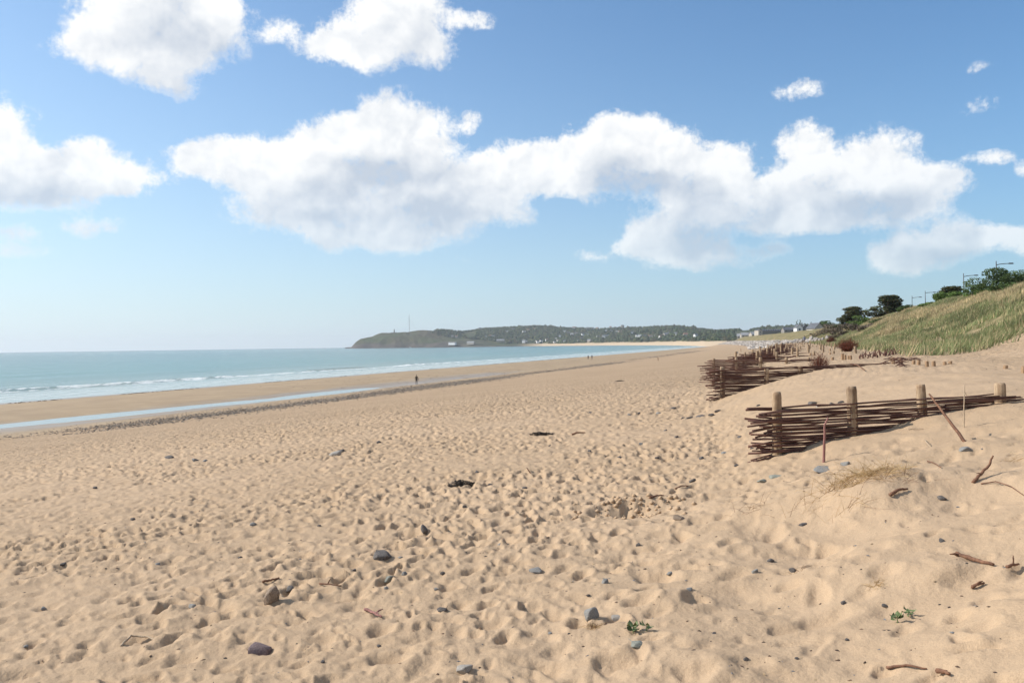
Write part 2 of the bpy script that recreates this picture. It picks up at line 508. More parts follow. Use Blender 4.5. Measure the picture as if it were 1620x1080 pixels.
def ground(x, y):
    x = np.atleast_1d(np.asarray(x, dtype=np.float64)); y = np.atleast_1d(np.asarray(y, dtype=np.float64))
    z = macro(x, y)
    r = np.hypot(x, y)
    k = 1 - sstep(30, 70, r)
    near = k > 0
    if near.any():
        z[near] += micro(x[near], y[near]) * k[near]
    return z
GRID = {}
def surface(x, y):
    """height of the ground sheet as it is meshed"""
    x = np.atleast_1d(np.asarray(x, dtype=np.float64)); y = np.atleast_1d(np.asarray(y, dtype=np.float64))
    r = np.clip(np.hypot(x, y), GRID['r'][0], GRID['r'][-1] * .9999); th = np.clip(np.arctan2(x, y), GRID['t'][0], GRID['t'][-1] - 1e-9)
    i = np.clip(np.searchsorted(GRID['r'], r, 'right') - 1, 0, len(GRID['r']) - 2); j = np.clip(np.searchsorted(GRID['t'], th, 'right') - 1, 0, len(GRID['t']) - 2)
    u = (r - GRID['r'][i]) / (GRID['r'][i + 1] - GRID['r'][i]); v = (th - GRID['t'][j]) / (GRID['t'][j + 1] - GRID['t'][j])
    Z = GRID['z']
    return (Z[i, j] * (1 - v) + Z[i, j + 1] * v) * (1 - u) + (Z[i + 1, j] * (1 - v) + Z[i + 1, j + 1] * v) * u
def gz(x, y):
    return float((surface if GRID else ground)(x, y)[0])

def hit(px, py, rmin=2.0, rmax=1300.0):
    """point of the ground seen at a pixel of the photograph"""
    d = ray(px, py)
    for rough in range(2):
        rr = np.exp(np.linspace(math.log(rmin), math.log(rmax), 4000))
        h = math.hypot(d.x, d.y)
        k = rr / h
        X, Y, Z = d.x * k, d.y * k, EYE + d.z * k
        below = np.nonzero(Z < surface(X, Y))[0]
        i = below[0] if len(below) else len(rr) - 1
        rmin, rmax = rr[max(i - 1, 0)], rr[i] * 1.0001
    return Vector((float(X[i]), float(Y[i]), gz(X[i], Y[i])))

def px_scale(p):
    """metres per photograph pixel at a point"""
    return max(p.y, 0.5) / FPX

# ------------------------------------------------------------------ ground sheet (beach, dunes, dune hill)
def build_ground():
    th = np.concatenate([np.arange(-180, -60, 4.0), np.arange(-60, -36, 0.8), np.arange(-36, 36, 0.088), np.arange(36, 60, 0.8), np.arange(60, 180, 4.0)])
    th = np.radians(th)
    rr = [1.2]
    while rr[-1] < 1350:
        r = rr[-1]
        rr.append(r + (0.0065 * r if r < 22 else 0.0095 * r if r < 70 else 0.02 * r))
    rr = np.array(rr)
    nr, nt = len(rr), len(th)
    RR, TH = np.meshgrid(rr, th, indexing='ij')
    X, Y = (RR * np.sin(TH)).ravel(), (RR * np.cos(TH)).ravel()
    Z = ground(X, Y)
    GRID.update(r=rr, t=th, z=Z.reshape(nr, nt))
    i, j = np.meshgrid(np.arange(nr - 1), np.arange(nt), indexing='ij')
    j2 = (j + 1) % nt
    quads = np.stack([i * nt + j, i * nt + j2, (i + 1) * nt + j2, (i + 1) * nt + j], -1).reshape(-1, 4)[:, ::-1]
    V = np.stack([X, Y, Z], -1)
    # cap under the camera
    V = np.vstack([V, [[0, 0, gz(0, 0)]]])
    me = np_mesh('beach', V, quads)
    s, t = to_st(V[:, 0], V[:, 1]); tp = tprime(s, t); u = tp - shift(s)
    n1 = fbm(s / 9, t / 4, 3, 91)
    wet = 0.50 * sstep(47, 53, tp + 3 * n1) + 0.5 * sstep(SHORE_T - 9, SHORE_T - 3, tp + 6 * n1)
    run = sstep(18, 40, s) * (1 - sstep(150, 260, s))
    wet = np.maximum(wet, run * np.exp(-((tp - 61.0) / 8.5) ** 4) * (0.82 + 0.4 * n1))
    front = 3.0 * fbm(s / 28.0, t / 60.0 + 3.3, 2, 9)
    veg = sstep(-6.0, -9.5, tp + front + 7 * fbm(s / 5, t / 4, 3, 95) + 16 * sstep(.12, .3, fbm(s / 6, t / 2.2, 2, 96)) * sstep(-15, -11, tp) + 3.2 * sstep(70, 45, s) * sstep(-14, -8, tp))
    shg = np.exp(-((tp - 45.5 - 1.2 * np.sin(s / 17.0)) / 4.6) ** 2) * (0.25 + 0.9 * vnoise(s / 30.0, s * 0 + 4.0, 12)) * sstep(35, 60, s)
    far = sstep(16, 45, np.hypot(V[:, 0], V[:, 1]))
    set_attr(me, 'cover', np.stack([np.clip(wet, 0, 1), np.clip(veg, 0, 1), np.clip(shg, 0, 1), far], -1))
    o = link('beach', me, sand_mat(), kind='structure')
    # small disc closing the sheet under the camera
    b = MB()
    k = 48
    b.v.append((0, 0, gz(0, 0) - 0.02))
    for q in range(k):
        a = 2 * math.pi * q / k
        x, y = 1.45 * math.sin(a), 1.45 * math.cos(a)
        b.v.append((x, y, gz(x, y) - 0.06))
    for q in range(k):
        b.face((0, 1 + (q + 1) % k, 1 + q))
    b.build('sand_underfoot', bpy.data.materials['sand'], o, smooth=True)
    return o

def sand_mat():
    m, N, bs = new_mat('sand')
    P = N.n('ShaderNodeNewGeometry').outputs['Position']
    a = N.n('ShaderNodeAttribute', attribute_name='cover')
    wet, veg, shg = N.sep(a.outputs['Color'])
    far = a.outputs['Alpha']
    flat = N.v('MULTIPLY', P, (1, 1, 0.2))
    big = N.noise(flat, 0.16, 2.0, 0.55)
    mid = N.noise(flat, 2.2, 3.0, 0.6)
    fine = N.noise(flat, 160.0, 2.0, 0.7)
    dry = N.mix(N.mr(big, 0.35, 0.65), (0.415, 0.297, 0.190, 1), (0.450, 0.324, 0.211, 1))
    dry = N.mix(N.mr(mid, 0.3, 0.75, 0.0, 0.35), dry, (0.360, 0.252, 0.158, 1))
    dry = N.mix(N.mr(fine, 0.25, 0.75, -0.0, 1.0), N.mix(1.0, dry, (0.86, 0.85, 0.84, 1), 'MULTIPLY'), N.mix(1.0, dry, (1.10, 1.10, 1.10, 1), 'MULTIPLY'))
    # dark flecks: bits of weed, bark and slate
    vor = N.n('ShaderNodeTexVoronoi', feature='F1')
    N.put(vor.inputs['Vector'], flat); vor.inputs['Scale'].default_value = 6.5
    fleck = N.m('MULTIPLY', N.mr(vor.outputs['Distance'], 0.045, 0.075, 1.0, 0.0), N.mr(N.noise(flat, 1.3, 3.0, 0.6), 0.52, 0.62))
    col = N.mix(N.m('MULTIPLY', fleck, 0.75), dry, (0.11, 0.085, 0.065, 1))
    wetc = N.mix(N.mr(N.noise(N.v('MULTIPLY', P, (0.25, 0.25, 0.1)), 1.0, 4.0, 0.6), 0.3, 0.7), (0.300, 0.218, 0.135, 1), (0.365, 0.270, 0.168, 1))
    col = N.mix(N.m('MINIMUM', N.m('MULTIPLY', wet, 1.7), 1.0), col, wetc)
    col = N.mix(N.mr(wet, 0.58, 0.95, 0.0, 0.70), col, (0.235, 0.185, 0.140, 1))
    pat = N.noise(flat, 0.6, 3.0, 0.65)
    soil = N.mix(N.mr(pat, 0.38, 0.62), (0.115, 0.112, 0.048, 1), (0.25, 0.200, 0.105, 1))
    col = N.mix(N.m('MULTIPLY', veg, 0.92), col, soil)
    pebb = N.mr(N.noise(flat, 3.0, 4.0, 0.7), 0.40, 0.62)
    col = N.mix(N.m('MULTIPLY', shg, N.m('MULTIPLY', pebb, 0.6)), col, (0.150, 0.120, 0.088, 1))
    N.put(bs.inputs['Base Color'], col)
    N.put(bs.inputs['Roughness'], N.mr(wet, 0.45, 1.0, 0.93, 0.34))
    N.put(bs.inputs['Specular IOR Level'], N.mr(wet, 0.3, 1.0, 0.12, 0.55))
    # relief: sand grain close by, the trampled surface further out
    h1 = N.m('MULTIPLY', fine, 0.0022)
    h2 = N.m('MULTIPLY', N.noise(flat, 30.0, 3.0, 0.6), 0.009)
    h3 = N.m('MULTIPLY', N.noise(flat, 3.0, 4.0, 0.62), N.m('MULTIPLY', far, 0.30))
    drym = N.m('MULTIPLY', N.mr(wet, 0.0, 0.45, 1.0, 0.10), N.m('SUBTRACT', 1.0, N.m('MULTIPLY', veg, 0.5)))
    h = N.m('MULTIPLY', N.m('ADD', N.m('ADD', h1, h2), h3), drym)
    bp = N.n('ShaderNodeBump')
    bp.inputs['Strength'].default_value = 1.0
    bp.inputs['Distance'].default_value = 1.0
    N.put(bp.inputs['Height'], h)
    N.put(bs.inputs['Normal'], bp.outputs[0])
    return m
beach = build_ground()

# ------------------------------------------------------------------ sea
def sea_mat():
    m, N, bs = new_mat('sea_water')
    P = N.n('ShaderNodeNewGeometry').outputs['Position']
    a = N.n('ShaderNodeAttribute', attribute_name='offshore')
    w, s, _b = N.sep(a.outputs['Vector'])          # metres from the water's edge, metres along the shore
    along = N.xyz(N.m('MULTIPLY', s, 0.022), N.m('MULTIPLY', w, 0.16), 0.0)
    n1 = N.noise(along, 1.0, 5.0, 0.6)
    n2 = N.noise(N.xyz(N.m('MULTIPLY', s, 0.16), N.m('MULTIPLY', w, 0.55), 0.0), 1.0, 5.0, 0.65)
    shallow = N.mix(N.mr(w, 15.0, 110.0), (0.205, 0.270, 0.235, 1), (0.058, 0.185, 0.178, 1))
    mid = N.mix(N.mr(w, 90.0, 500.0), shallow, (0.030, 0.130, 0.140, 1))
    deep = N.mix(N.mr(w, 500.0, 2400.0), mid, (0.014, 0.062, 0.100, 1))
    streak = N.noise(N.xyz(N.m('MULTIPLY', s, 0.0022), N.m('MULTIPLY', w, 0.016), 0.0), 1.0, 4.0, 0.6)
    deep = N.mix(N.mr(streak, 0.38, 0.66, 0.0, 0.55), deep, (0.055, 0.150, 0.160, 1))
    ww = N.m('MULTIPLY_ADD', N.m('SUBTRACT', n1, 0.5), 16.0, w)
    film = N.m('MULTIPLY', N.mr(ww, 12.0, 40.0, 1.0, 0.0), N.mr(n2, 0.30, 0.70, 0.35, 0.80))
    line = N.m('MULTIPLY', N.m('MULTIPLY', N.mr(ww, 26.5, 29.0), N.mr(ww, 30.5, 33.5, 1.0, 0.0)), N.mr(n2, 0.40, 0.56))
    edge = N.mr(w, 0.3, 1.8, 0.55, 0.0)
    foam = N.m('MAXIMUM', N.m('MAXIMUM', N.m('MULTIPLY', film, 0.72), line), edge, clamp=True)
    N.put(bs.inputs['Base Color'], N.mix(foam, deep, (0.70, 0.72, 0.70, 1)))
    N.put(bs.inputs['Roughness'], N.mr(foam, 0.0, 1.0, 0.16, 0.55))
    bs.inputs['IOR'].default_value = 1.333
    bs.inputs['Specular IOR Level'].default_value = 0.13
    # wind ripples and a low swell
    q = N.v('MULTIPLY', P, (1.0, 1.0, 0.0))
    h = N.m('ADD', N.m('MULTIPLY', N.noise(q, 1.4, 4.0, 0.6), 0.20), N.m('MULTIPLY', N.noise(N.xyz(N.m('MULTIPLY', s, 0.03), N.m('MULTIPLY', w, 0.14), 0.0), 1.0, 3.0, 0.5), 0.9))
    bp = N.n('ShaderNodeBump'); bp.inputs['Strength'].default_value = 1.0; bp.inputs['Distance'].default_value = 1.0
    N.put(bp.inputs['Height'], N.m('MULTIPLY', h, N.mr(w, 0.0, 60.0, 0.25, 1.0)))
    N.put(bs.inputs['Normal'], bp.outputs[0])
    return m

def build_sea():
    th = np.radians(np.concatenate([np.arange(-180, -60, 6.0), np.arange(-60, -36, 1.5), np.arange(-36, 24, 0.14), np.arange(24, 60, 2.0), np.arange(60, 180, 6.0)]))
    rr = [60.0]
    while rr[-1] < 15000:
        r = rr[-1]
        rr.append(r * (1.009 if r < 400 else 1.02 if r < 2000 else 1.06))
    rr = np.array(rr)
    nr, nt = len(rr), len(th)
    RR, TH = np.meshgrid(rr, th, indexing='ij')
    X, Y = (RR * np.sin(TH)).ravel(), (RR * np.cos(TH)).ravel()
    s, t = to_st(X, Y)
    w = t - SHORE_T
    z = SEA_Z - (X * X + Y * Y) / (2 * 6.9e6)
    # one small breaker about to fall, and the low swell behind it
    k = 30.5 + 3.0 * np.sin(s / 31.0) + 6 * fbm(s / 40, s * 0, 2, 7)
    amp = (0.10 + 0.45 * sstep(0.42, 0.62, vnoise(s / 34.0, s * 0 + 0.5, 3))) * (1 - sstep(230, 420, s))
    dw = w - k
    z = z + amp * np.exp(-(np.where(dw < 0, dw / 0.9, dw / 2.6)) ** 2)
    z = z + 0.10 * np.sin(w / 5.5 + 1.5 * np.sin(s / 50)) * sstep(25, 60, w) * (1 - sstep(200, 420, w))
    i, j = np.meshgrid(np.arange(nr - 1), np.arange(nt), indexing='ij')
    j2 = (j + 1) % nt
    quads = np.stack([i * nt + j, i * nt + j2, (i + 1) * nt + j2, (i + 1) * nt + j], -1).reshape(-1, 4)[:, ::-1]
    me = np_mesh('sea', np.stack([X, Y, z], -1), quads)
    set_attr(me, 'offshore', np.stack([w, s, 0 * s, 0 * s + 1], -1))
    return link('sea', me, sea_mat(), kind='structure')
build_sea()

def build_stream():
    m, N, bs = new_mat('still_water')
    bs.inputs['Base Color'].default_value = (0.20, 0.19, 0.16, 1)
    bs.inputs['Roughness'].default_value = 0.06
    bs.inputs['IOR'].default_value = 1.333
    P = N.n('ShaderNodeNewGeometry').outputs['Position']
    bp = N.n('ShaderNodeBump'); bp.inputs['Strength'].default_value = 0.5; bp.inputs['Distance'].default_value = 0.02
    N.put(bp.inputs['Height'], N.noise(P, 3.0, 3.0, 0.5)); N.put(bs.inputs['Normal'], bp.outputs[0])
    b = MB()
    ss = np.linspace(12, 128, 40)
    for s in ss:
        for t in (55.0, 59.0, 63.0, 67.0, 71.0):
            x, y = from_st(s, t)
            b.v.append((x, y, -4.75))
    for i in range(39):
        for j in range(4):
            b.face((i * 5 + j, (i + 1) * 5 + j, (i + 1) * 5 + j + 1, i * 5 + j + 1))
    b.build('tidal_stream', m, kind='structure')
build_stream()

# ------------------------------------------------------------------ far side of the bay
TOP = np.array([(548, 549), (556, 548.5), (563, 541), (571, 536), (589, 533), (605, 526.5), (622, 525.5), (648, 524.5), (661, 524), (690, 525), (710, 525.5), (730, 525), (757, 521.5), (787, 518),
                (824, 515.5), (861, 515), (890, 518), (927, 519), (950, 520), (985, 518), (1021, 518), (1054, 516.5), (1076, 516.5), (1098, 519.5), (1123, 522.5), (1157, 522.5), (1190, 522),
                (1225, 520), (1260, 517), (1300, 513), (1345, 511), (1420, 508), (1600, 505)], dtype=float)
NEAR = np.array([(540, 3420), (556, 3400), (640, 3300), (720, 3200), (850, 3050), (950, 2600), (1020, 2150), (1060, 1850), (1090, 1560), (1115, 1280), (1150, 1180), (1200, 1150), (1300, 1120), (1600, 1100)], dtype=float)
RIDGE = np.array([(540, 3470), (556, 3480), (600, 3600), (700, 3750), (900, 3900), (1000, 3700), (1060, 3500), (1150, 3100), (1200, 2800), (1300, 2300), (1600, 2000)], dtype=float)

def far_profile(px, f):
    """height of the far shore at photo column px, f = 0 (water's edge) .. 1 (ridge) .. 1.3"""
    d = ray(float(px), 545.0)
    top = np.interp(px, TOP[:, 0], TOP[:, 1]); y0 = np.interp(px, NEAR[:, 0], NEAR[:, 1]); y1 = np.interp(px, RIDGE[:, 0], RIDGE[:, 1])
    eye_row = 544.3 - (px - 810) * 0.0137
    zr = EYE + (eye_row - top) / FPX * y1
    cliff = 1 - sstep(690, 800, px)
    ff = np.clip(f, 0, 1)
    # cliffs stand straight out of the sea, elsewhere a beach and then the rising land
    hill = cliff * np.clip(ff * 2.2, 0, 1) ** 0.55 + (1 - cliff) * np.where(ff < 0.25, 0.0, ((ff - 0.25) / 0.75)) ** 0.8
    base = cliff * (-7) + (1 - cliff) * (-6.6 + 8.0 * np.clip(ff / 0.22, 0, 1))
    z = base + (zr - base) * hill
    z = np.where(f > 1, zr - (f - 1) * 60, z)
    return d, z, y0, y1

def build_far_coast():
    cols = np.arange(546, 1420, 1.6)
    fs = np.concatenate([np.linspace(-0.04, 0.3, 14), np.linspace(0.34, 1.0, 26), [1.12, 1.3, 1.6]])
    V, Cc, raw = [], [], []
    for px in cols:
        for f in fs:
            d, z, y0, y1 = far_profile(px, f)
            Y = y0 + (y1 - y0) * f
            raw.append((px, f, d.x / d.y * Y, Y, float(z)))
    raw = np.array(raw)
    NZ = fbm(raw[:, 2] / 120, raw[:, 3] / 120, 3, 55)
    GU = np.abs(fbm(raw[:, 2] / 45.0 + raw[:, 3] / 90.0, raw[:, 3] / 70.0, 3, 58)) * 3.0
    for (px, f, X, Y, z), nz, gu in zip(raw, NZ, GU):
            rel = np.clip((z + 5) / 30, 0, 1)
            cliff = 1 - sstep(690, 800, px)
            z2 = z + nz * 14 * rel * np.clip(1 - max(f - .9, 0) * 4, 0.2, 1)
            # gullies in the cliff
            z2 = z2 - cliff * 14 * rel * (1 - min(max(f, 0), 1)) * gu
            if f < 0: z2 = -9.0
            V.append((X, Y, z2 - (X * X + Y * Y) / (2 * 6.9e6)))
            sandy = (1 - sstep(1.5, 3.0, z)) * sstep(810, 870, px) if f < 0.6 else 0.0
            rocky = cliff * (1 - sstep(6, 26, z)) + (1 - sstep(830, 880, px)) * (1 - sstep(-4, -1.5, z))
            Cc.append((sandy, min(rocky, 1), cliff * sstep(8, 22, z), 1))
    nf = len(fs)
    i, j = np.meshgrid(np.arange(len(cols) - 1), np.arange(nf - 1), indexing='ij')
    quads = np.stack([i * nf + j, (i + 1) * nf + j, (i + 1) * nf + j + 1, i * nf + j + 1], -1).reshape(-1, 4)
    me = np_mesh('headland', np.array(V), quads)
    set_attr(me, 'cover', np.array(Cc))
    m, N, bs = new_mat('headland_ground')
    P = N.n('ShaderNodeNewGeometry').outputs['Position']
    a = N.n('ShaderNodeAttribute', attribute_name='cover')
    sa, ro, he = N.sep(a.outputs['Color'])
    n1 = N.noise(P, 0.022, 5.0, 0.6); n2 = N.noise(P, 0.006, 4.0, 0.6)
    grass = N.mix(N.mr(n1, 0.35, 0.65), (0.036, 0.050, 0.024, 1), (0.085, 0.088, 0.040, 1))
    heath = N.mix(N.mr(n2, 0.38, 0.62), (0.080, 0.068, 0.042, 1), (0.062, 0.075, 0.034, 1))
    rock = N.mix(N.mr(n1, 0.3, 0.7), (0.045, 0.040, 0.038, 1), (0.130, 0.108, 0.092, 1))
    col = N.mix(he, grass, heath)
    col = N.mix(ro, col, rock)
    col = N.mix(sa, col, (0.58, 0.44, 0.29, 1))
    N.put(bs.inputs['Base Color'], col)
    bs.inputs['Roughness'].default_value = 0.95
    bs.inputs['Specular IOR Level'].default_value = 0.1
    return link('headland', me, m, kind='structure')
build_far_coast()

def far_point(px, f):
    d, z, y0, y1 = far_profile(px, f)
    Y = y0 + (y1 - y0) * f; X = d.x / d.y * Y
    nz = float(fbm(np.array([X / 120]), np.array([Y / 120]), 3, 55)[0])
    rel = np.clip((z + 5) / 30, 0, 1)
    z = z + nz * 14 * rel * np.clip(1 - max(f - .9, 0) * 4, 0.2, 1)
    return Vector((X, Y, float(z) - (X * X + Y * Y) / (2 * 6.9e6)))

# ================================================================== fences of woven rods
rng = random.Random(11)

def wood_mat(name, c1, c2, c3, scale=1.0):
    m, N, bs = new_mat(name)
    tc = N.n('ShaderNodeTexCoord').outputs['Object']
    st = N.v('MULTIPLY', tc, (1.0 * scale, 1.0 * scale, 0.10 * scale))
    g = N.noise(st, 26.0, 5.0, 0.7)
    blot = N.noise(tc, 5.0 * scale, 4.0, 0.6)
    col = N.mix(N.mr(g, 0.35, 0.68), (*c2, 1), (*c1, 1))
    col = N.mix(N.mr(blot, 0.50, 0.70, 0.0, 0.75), col, (*c3, 1))
    N.put(bs.inputs['Base Color'], col)
    bs.inputs['Roughness'].default_value = 0.85
    bs.inputs['Specular IOR Level'].default_value = 0.2
    bp = N.n('ShaderNodeBump'); bp.inputs['Distance'].default_value = 0.006; bp.inputs['Strength'].default_value = 1.0
    N.put(bp.inputs['Height'], g); N.put(bs.inputs['Normal'], bp.outputs[0])
    return m
M_POST = wood_mat('barked_post', (0.47, 0.35, 0.23), (0.25, 0.165, 0.10), (0.17, 0.095, 0.055))
M_POST2 = wood_mat('weathered_post', (0.38, 0.28, 0.185), (0.22, 0.15, 0.095), (0.13, 0.08, 0.05))

def rod_mat(name, c1, c2):
    m, N, bs = new_mat(name)
    tc = N.n('ShaderNodeTexCoord').outputs['Object']
    oi = N.n('ShaderNodeObjectInfo').outputs['Random']
    g = N.noise(N.v('MULTIPLY', tc, (0.6, 3.0, 3.0)), 9.0, 4.0, 0.6)
    col = N.mix(N.mr(g, 0.3, 0.7), (*c2, 1), (*c1, 1))
    col = N.mix(N.mr(oi, 0.0, 0.6, 0.5, 0.0, False), col, (0.075, 0.040, 0.032, 1))
    col = N.mix(N.mr(oi, 0.72, 1.0, 0.0, 0.6, False), col, (0.215, 0.130, 0.095, 1))
    N.put(bs.inputs['Base Color'], col)
    bs.inputs['Roughness'].default_value = 0.72
    bs.inputs['Specular IOR Level'].default_value = 0.3
    bp = N.n('ShaderNodeBump'); bp.inputs['Distance'].default_value = 0.004; bp.inputs['Strength'].default_value = 0.8
    N.put(bp.inputs['Height'], N.noise(tc, 60.0, 3.0, 0.6)); N.put(bs.inputs['Normal'], bp.outputs[0])
    return m
M_ROD = rod_mat('willow_rod', (0.175, 0.082, 0.056), (0.080, 0.037, 0.029))

def post_mesh(h, r, seed, sides=12, lean=(0, 0)):
    q = random.Random(seed)
    b = MB()
    ks = [0.0, 0.25, 0.5, 0.75, 0.96, 1.0]
    dents = [1 + q.uniform(-.06, .06) for _ in range(sides)]
    for i, k in enumerate(ks):
        rr = r * (1.06 - 0.10 * k) * (0.90 if i == len(ks) - 1 else 1)
        for s in range(sides):
            a = 2 * math.pi * s / sides
            z = h * k + (q.uniform(-.006, .006) if i >= 4 else 0)
            w = dents[s] * (1 + 0.04 * math.sin(3 * a + 5 * k + seed))
            b.v.append((rr * w * math.cos(a) + lean[0] * k, rr * w * math.sin(a) + lean[1] * k, z))
    for i in range(len(ks) - 1):
        for s in range(sides):
            s2 = (s + 1) % sides
            b.face((i * sides + s, i * sides + s2, (i + 1) * sides + s2, (i + 1) * sides + s))
    e = (len(ks) - 1) * sides
    b.v.append((lean[0], lean[1], h + 0.004))
    for s in range(sides):
        b.face((e + s, e + (s + 1) % sides, len(b.v) - 1))
    return b.mesh('post', True)

def fence(posts, label, seed, rod_r, zlo, ztop, step, single, over=0.42, gap=None, tail=0.9, rise=0.0):
    """posts: list of (x, y, top z); rods woven in front of and behind them"""
    q = random.Random(seed)
    base = Vector((posts[0][0], posts[0][1], gz(posts[0][0], posts[0][1])))
    root = empty('wattle_fence', base, label, 'fence', 'wattle fences running out from the dune')
    rp = 0.066
    pr = []
    for i, (x, y, top) in enumerate(posts):
        g = gz(x, y)
        bot = min(g, top - 0.25) - 0.35
        r = rp * q.uniform(0.92, 1.12)
        o = link('post', post_mesh(top - bot, r, seed * 31 + i, lean=(q.uniform(-.03, .03), q.uniform(-.03, .03))), M_POST if q.random() < .7 else M_POST2, root)
        o.location = Vector((x, y, bot)) - base
        pr.append(Vector((x, y)))
    # axis with its length parameter
    seg = [0.0]
    for i in range(1, len(pr)):
        seg.append(seg[-1] + (pr[i] - pr[i - 1]).length)
    L = seg[-1]
    d0 = (pr[1] - pr[0]).normalized(); d1 = (pr[-1] - pr[-2]).normalized()
    def at(l):
        if l <= 0: p, d = pr[0] + d0 * l, d0
        elif l >= L: p, d = pr[-1] + d1 * (l - L), d1
        else:
            i = max(k for k in range(len(seg)) if seg[k] <= l); i = min(i, len(seg) - 2)
            d = (pr[i + 1] - pr[i]).normalized(); p = pr[i] + d * (l - seg[i])
        return p, Vector((-d.y, d.x))
    def weave(l, ph):
        k = np.interp(l, [-1.0] + seg + [L + 1.0], [-1.0] + list(range(len(seg))) + [len(seg)])
        return math.cos(math.pi * (k + ph))
    mean = MB()
    n = 0
    z = ztop
    lev = 0
    while z > zlo:
        if gap and gap[0] < z < gap[1]:
            z = gap[0]
        for rep in range(2 if single else 2):
            l0 = -q.uniform(0.12, over) if (q.random() < 0.62 or rep == 0) else q.uniform(0.3, L * 0.55)
            l1 = min(L + tail, l0 + q.uniform(2.3, 4.6))
            if rep == 1: l0, l1 = l1 - q.uniform(0.4, 1.8), L + tail * q.random(); l0 = min(l0, L - 0.8)
            r0 = rod_r * q.uniform(0.68, 1.22)
            droop = q.uniform(-.075, .045) * (1 + 0.8 * (ztop - z)); ph = (lev + rep) % 2; wob = q.uniform(0, 50)
            zz = z + q.uniform(-.012, .012)
            pts, rad = [], []
            l = l0
            while l <= l1:
                p, nn = at(l)
                wv = weave(l, ph) * (rp + r0 * 0.9)
                f = float(fbm(np.array([l * 1.3 + wob]), np.array([wob]), 2, 3)[0])
                f2 = float(fbm(np.array([l * 1.1 + wob]), np.array([wob + 9.5]), 2, 4)[0])
                end = max(0.0, -l) / max(over, .01)
                zc = zz + 0.050 * f + droop * end + rise * max(l, 0.0) * (0.4 + 0.6 * (zz - zlo) / (ztop - zlo))
                P3 = Vector((p.x + nn.x * wv + 0.03 * f2 * nn.x, p.y + nn.y * wv + 0.03 * f2 * nn.y, zc))
                if zc > gz(P3.x, P3.y) - 0.07:
                    pts.append(P3 - base); rad.append(r0 * (1 - 0.35 * (l - l0) / max(l1 - l0, .1)))
                elif len(pts) > 3:
                    break
                l += 0.16 if single else 0.34
            if len(pts) < 4:
                continue
            if single:
                b = MB(); b.tube(pts, rad, 6)
                b.build('rod', M_ROD, root, smooth=True); n += 1
            else:
                mean.tube(pts, rad, 4)
        z -= step * q.uniform(0.8, 1.2); lev += 1
    if not single and mean.f:
        mean.build('woven_rods', M_ROD, root, kind='stuff')
    return root

def at_px(px, Y):
    d = ray(px, 543.0)
    return d.x / d.y * Y

def post_from_px(px, ytop, Y):
    d = ray(px, ytop)
    k = Y / d.y
    return (d.x * k, Y, EYE + d.z * k)

f1 = [post_from_px(1228, 620, 11.0), post_from_px(1349, 611, 11.0), post_from_px(1460, 608, 11.05), post_from_px(1583, 606, 11.1)]
fence(f1, 'nearest wattle fence of dark rods on four pale posts, below the dead grass', 3, 0.0128, 0.00, 0.79, 0.0150, True, gap=(0.62, 0.650), rise=0.042, tail=0.35)
f2 = [post_from_px(1142, 580, 24.0), post_from_px(1211, 583, 24.0), post_from_px(1266, 580.5, 24.2), post_from_px(1330, 580, 24.4), post_from_px(1404, 577, 24.6)]
fence(f2, 'second wattle fence from the camera, with the red twiggy bush on it', 5, 0.0145, -0.30, 0.88, 0.0190, True, over=0.5, rise=0.02)
f3 = [post_from_px(1128, 567, 35.0), post_from_px(1165.5, 565.5, 34.6), post_from_px(1203, 565, 34.4), post_from_px(1243, 565, 34.4), post_from_px(1280, 565, 34.5)]
fence(f3, 'third wattle fence from the camera, one loose rod sticking out seaward', 8, 0.020, -0.45, 0.90, 0.036, False, over=0.7)
ordinal = ['fourth', 'fifth', 'sixth', 'seventh', 'eighth', 'ninth', 'tenth', 'eleventh', 'twelfth', 'thirteenth', 'fourteenth', 'fifteenth', 'sixteenth']
rows = [(44, 2.7), (52, 2.6), (60, 2.5), (68, 2.3), (77, 2.2), (86, 2.1), (96, 2.1), (106, 2.1), (118, 2.1), (131, 2.1), (146, 2.2), (163, 2.3), (182, 2.4)]
for i, (Y, t0) in enumerate(rows):
    ps = []
    x = (t0 / -CA + Y * SA / CA)
    for k in range(7 if i < 6 else 8):
        top = 1.16 + rng.uniform(-.16, .16) + (0.02 * k)
        ps.append((x, Y + rng.uniform(-.15, .15) + 0.12 * k, top))
        x += rng.uniform(0.95, 1.2)
    fence(ps, '%s wattle fence from the camera in the receding row of fences' % ordinal[i], 40 + i, 0.028, -0.40, 0.86, 0.052, False, over=0.5)

# ------------------------------------------------------------------ sawn-off posts standing in the sand behind the fences
M_STUMP = wood_mat('stump_wood', (0.40, 0.27, 0.165), (0.25, 0.155, 0.09), (0.15, 0.085, 0.05))
def stump(px, ytop, ybot, label, group=None, wpx=4.6):
    p = hit(px, ybot)
    s = px_scale(p)
    h = max((ybot - ytop) * s, 0.08)
    r = max(0.05, min(0.085, wpx * s / 2))
    o = link('wooden_stump', post_mesh(h + 0.25, r, int(px * 7), 10, (rng.uniform(-.02, .02), rng.uniform(-.02, .02))), M_STUMP, None, None, label, 'stump', group or 'sawn-off posts standing in the dune sand')
    o.location = (p.x, p.y, p.z - 0.25)
OPEN = ['tallest of the four close stumps in the open sand, leftmost of them', 'second from left of the four close stumps in the open sand', 'third from left of the four close stumps in the open sand', 'rightmost of the four close stumps in the open sand', 'single low stump left of the four close ones', 'small far stump left of the larger red-brown bush', 'farthest small stump in the open sand beside the thicket', 'small stump behind the red twiggy bush']
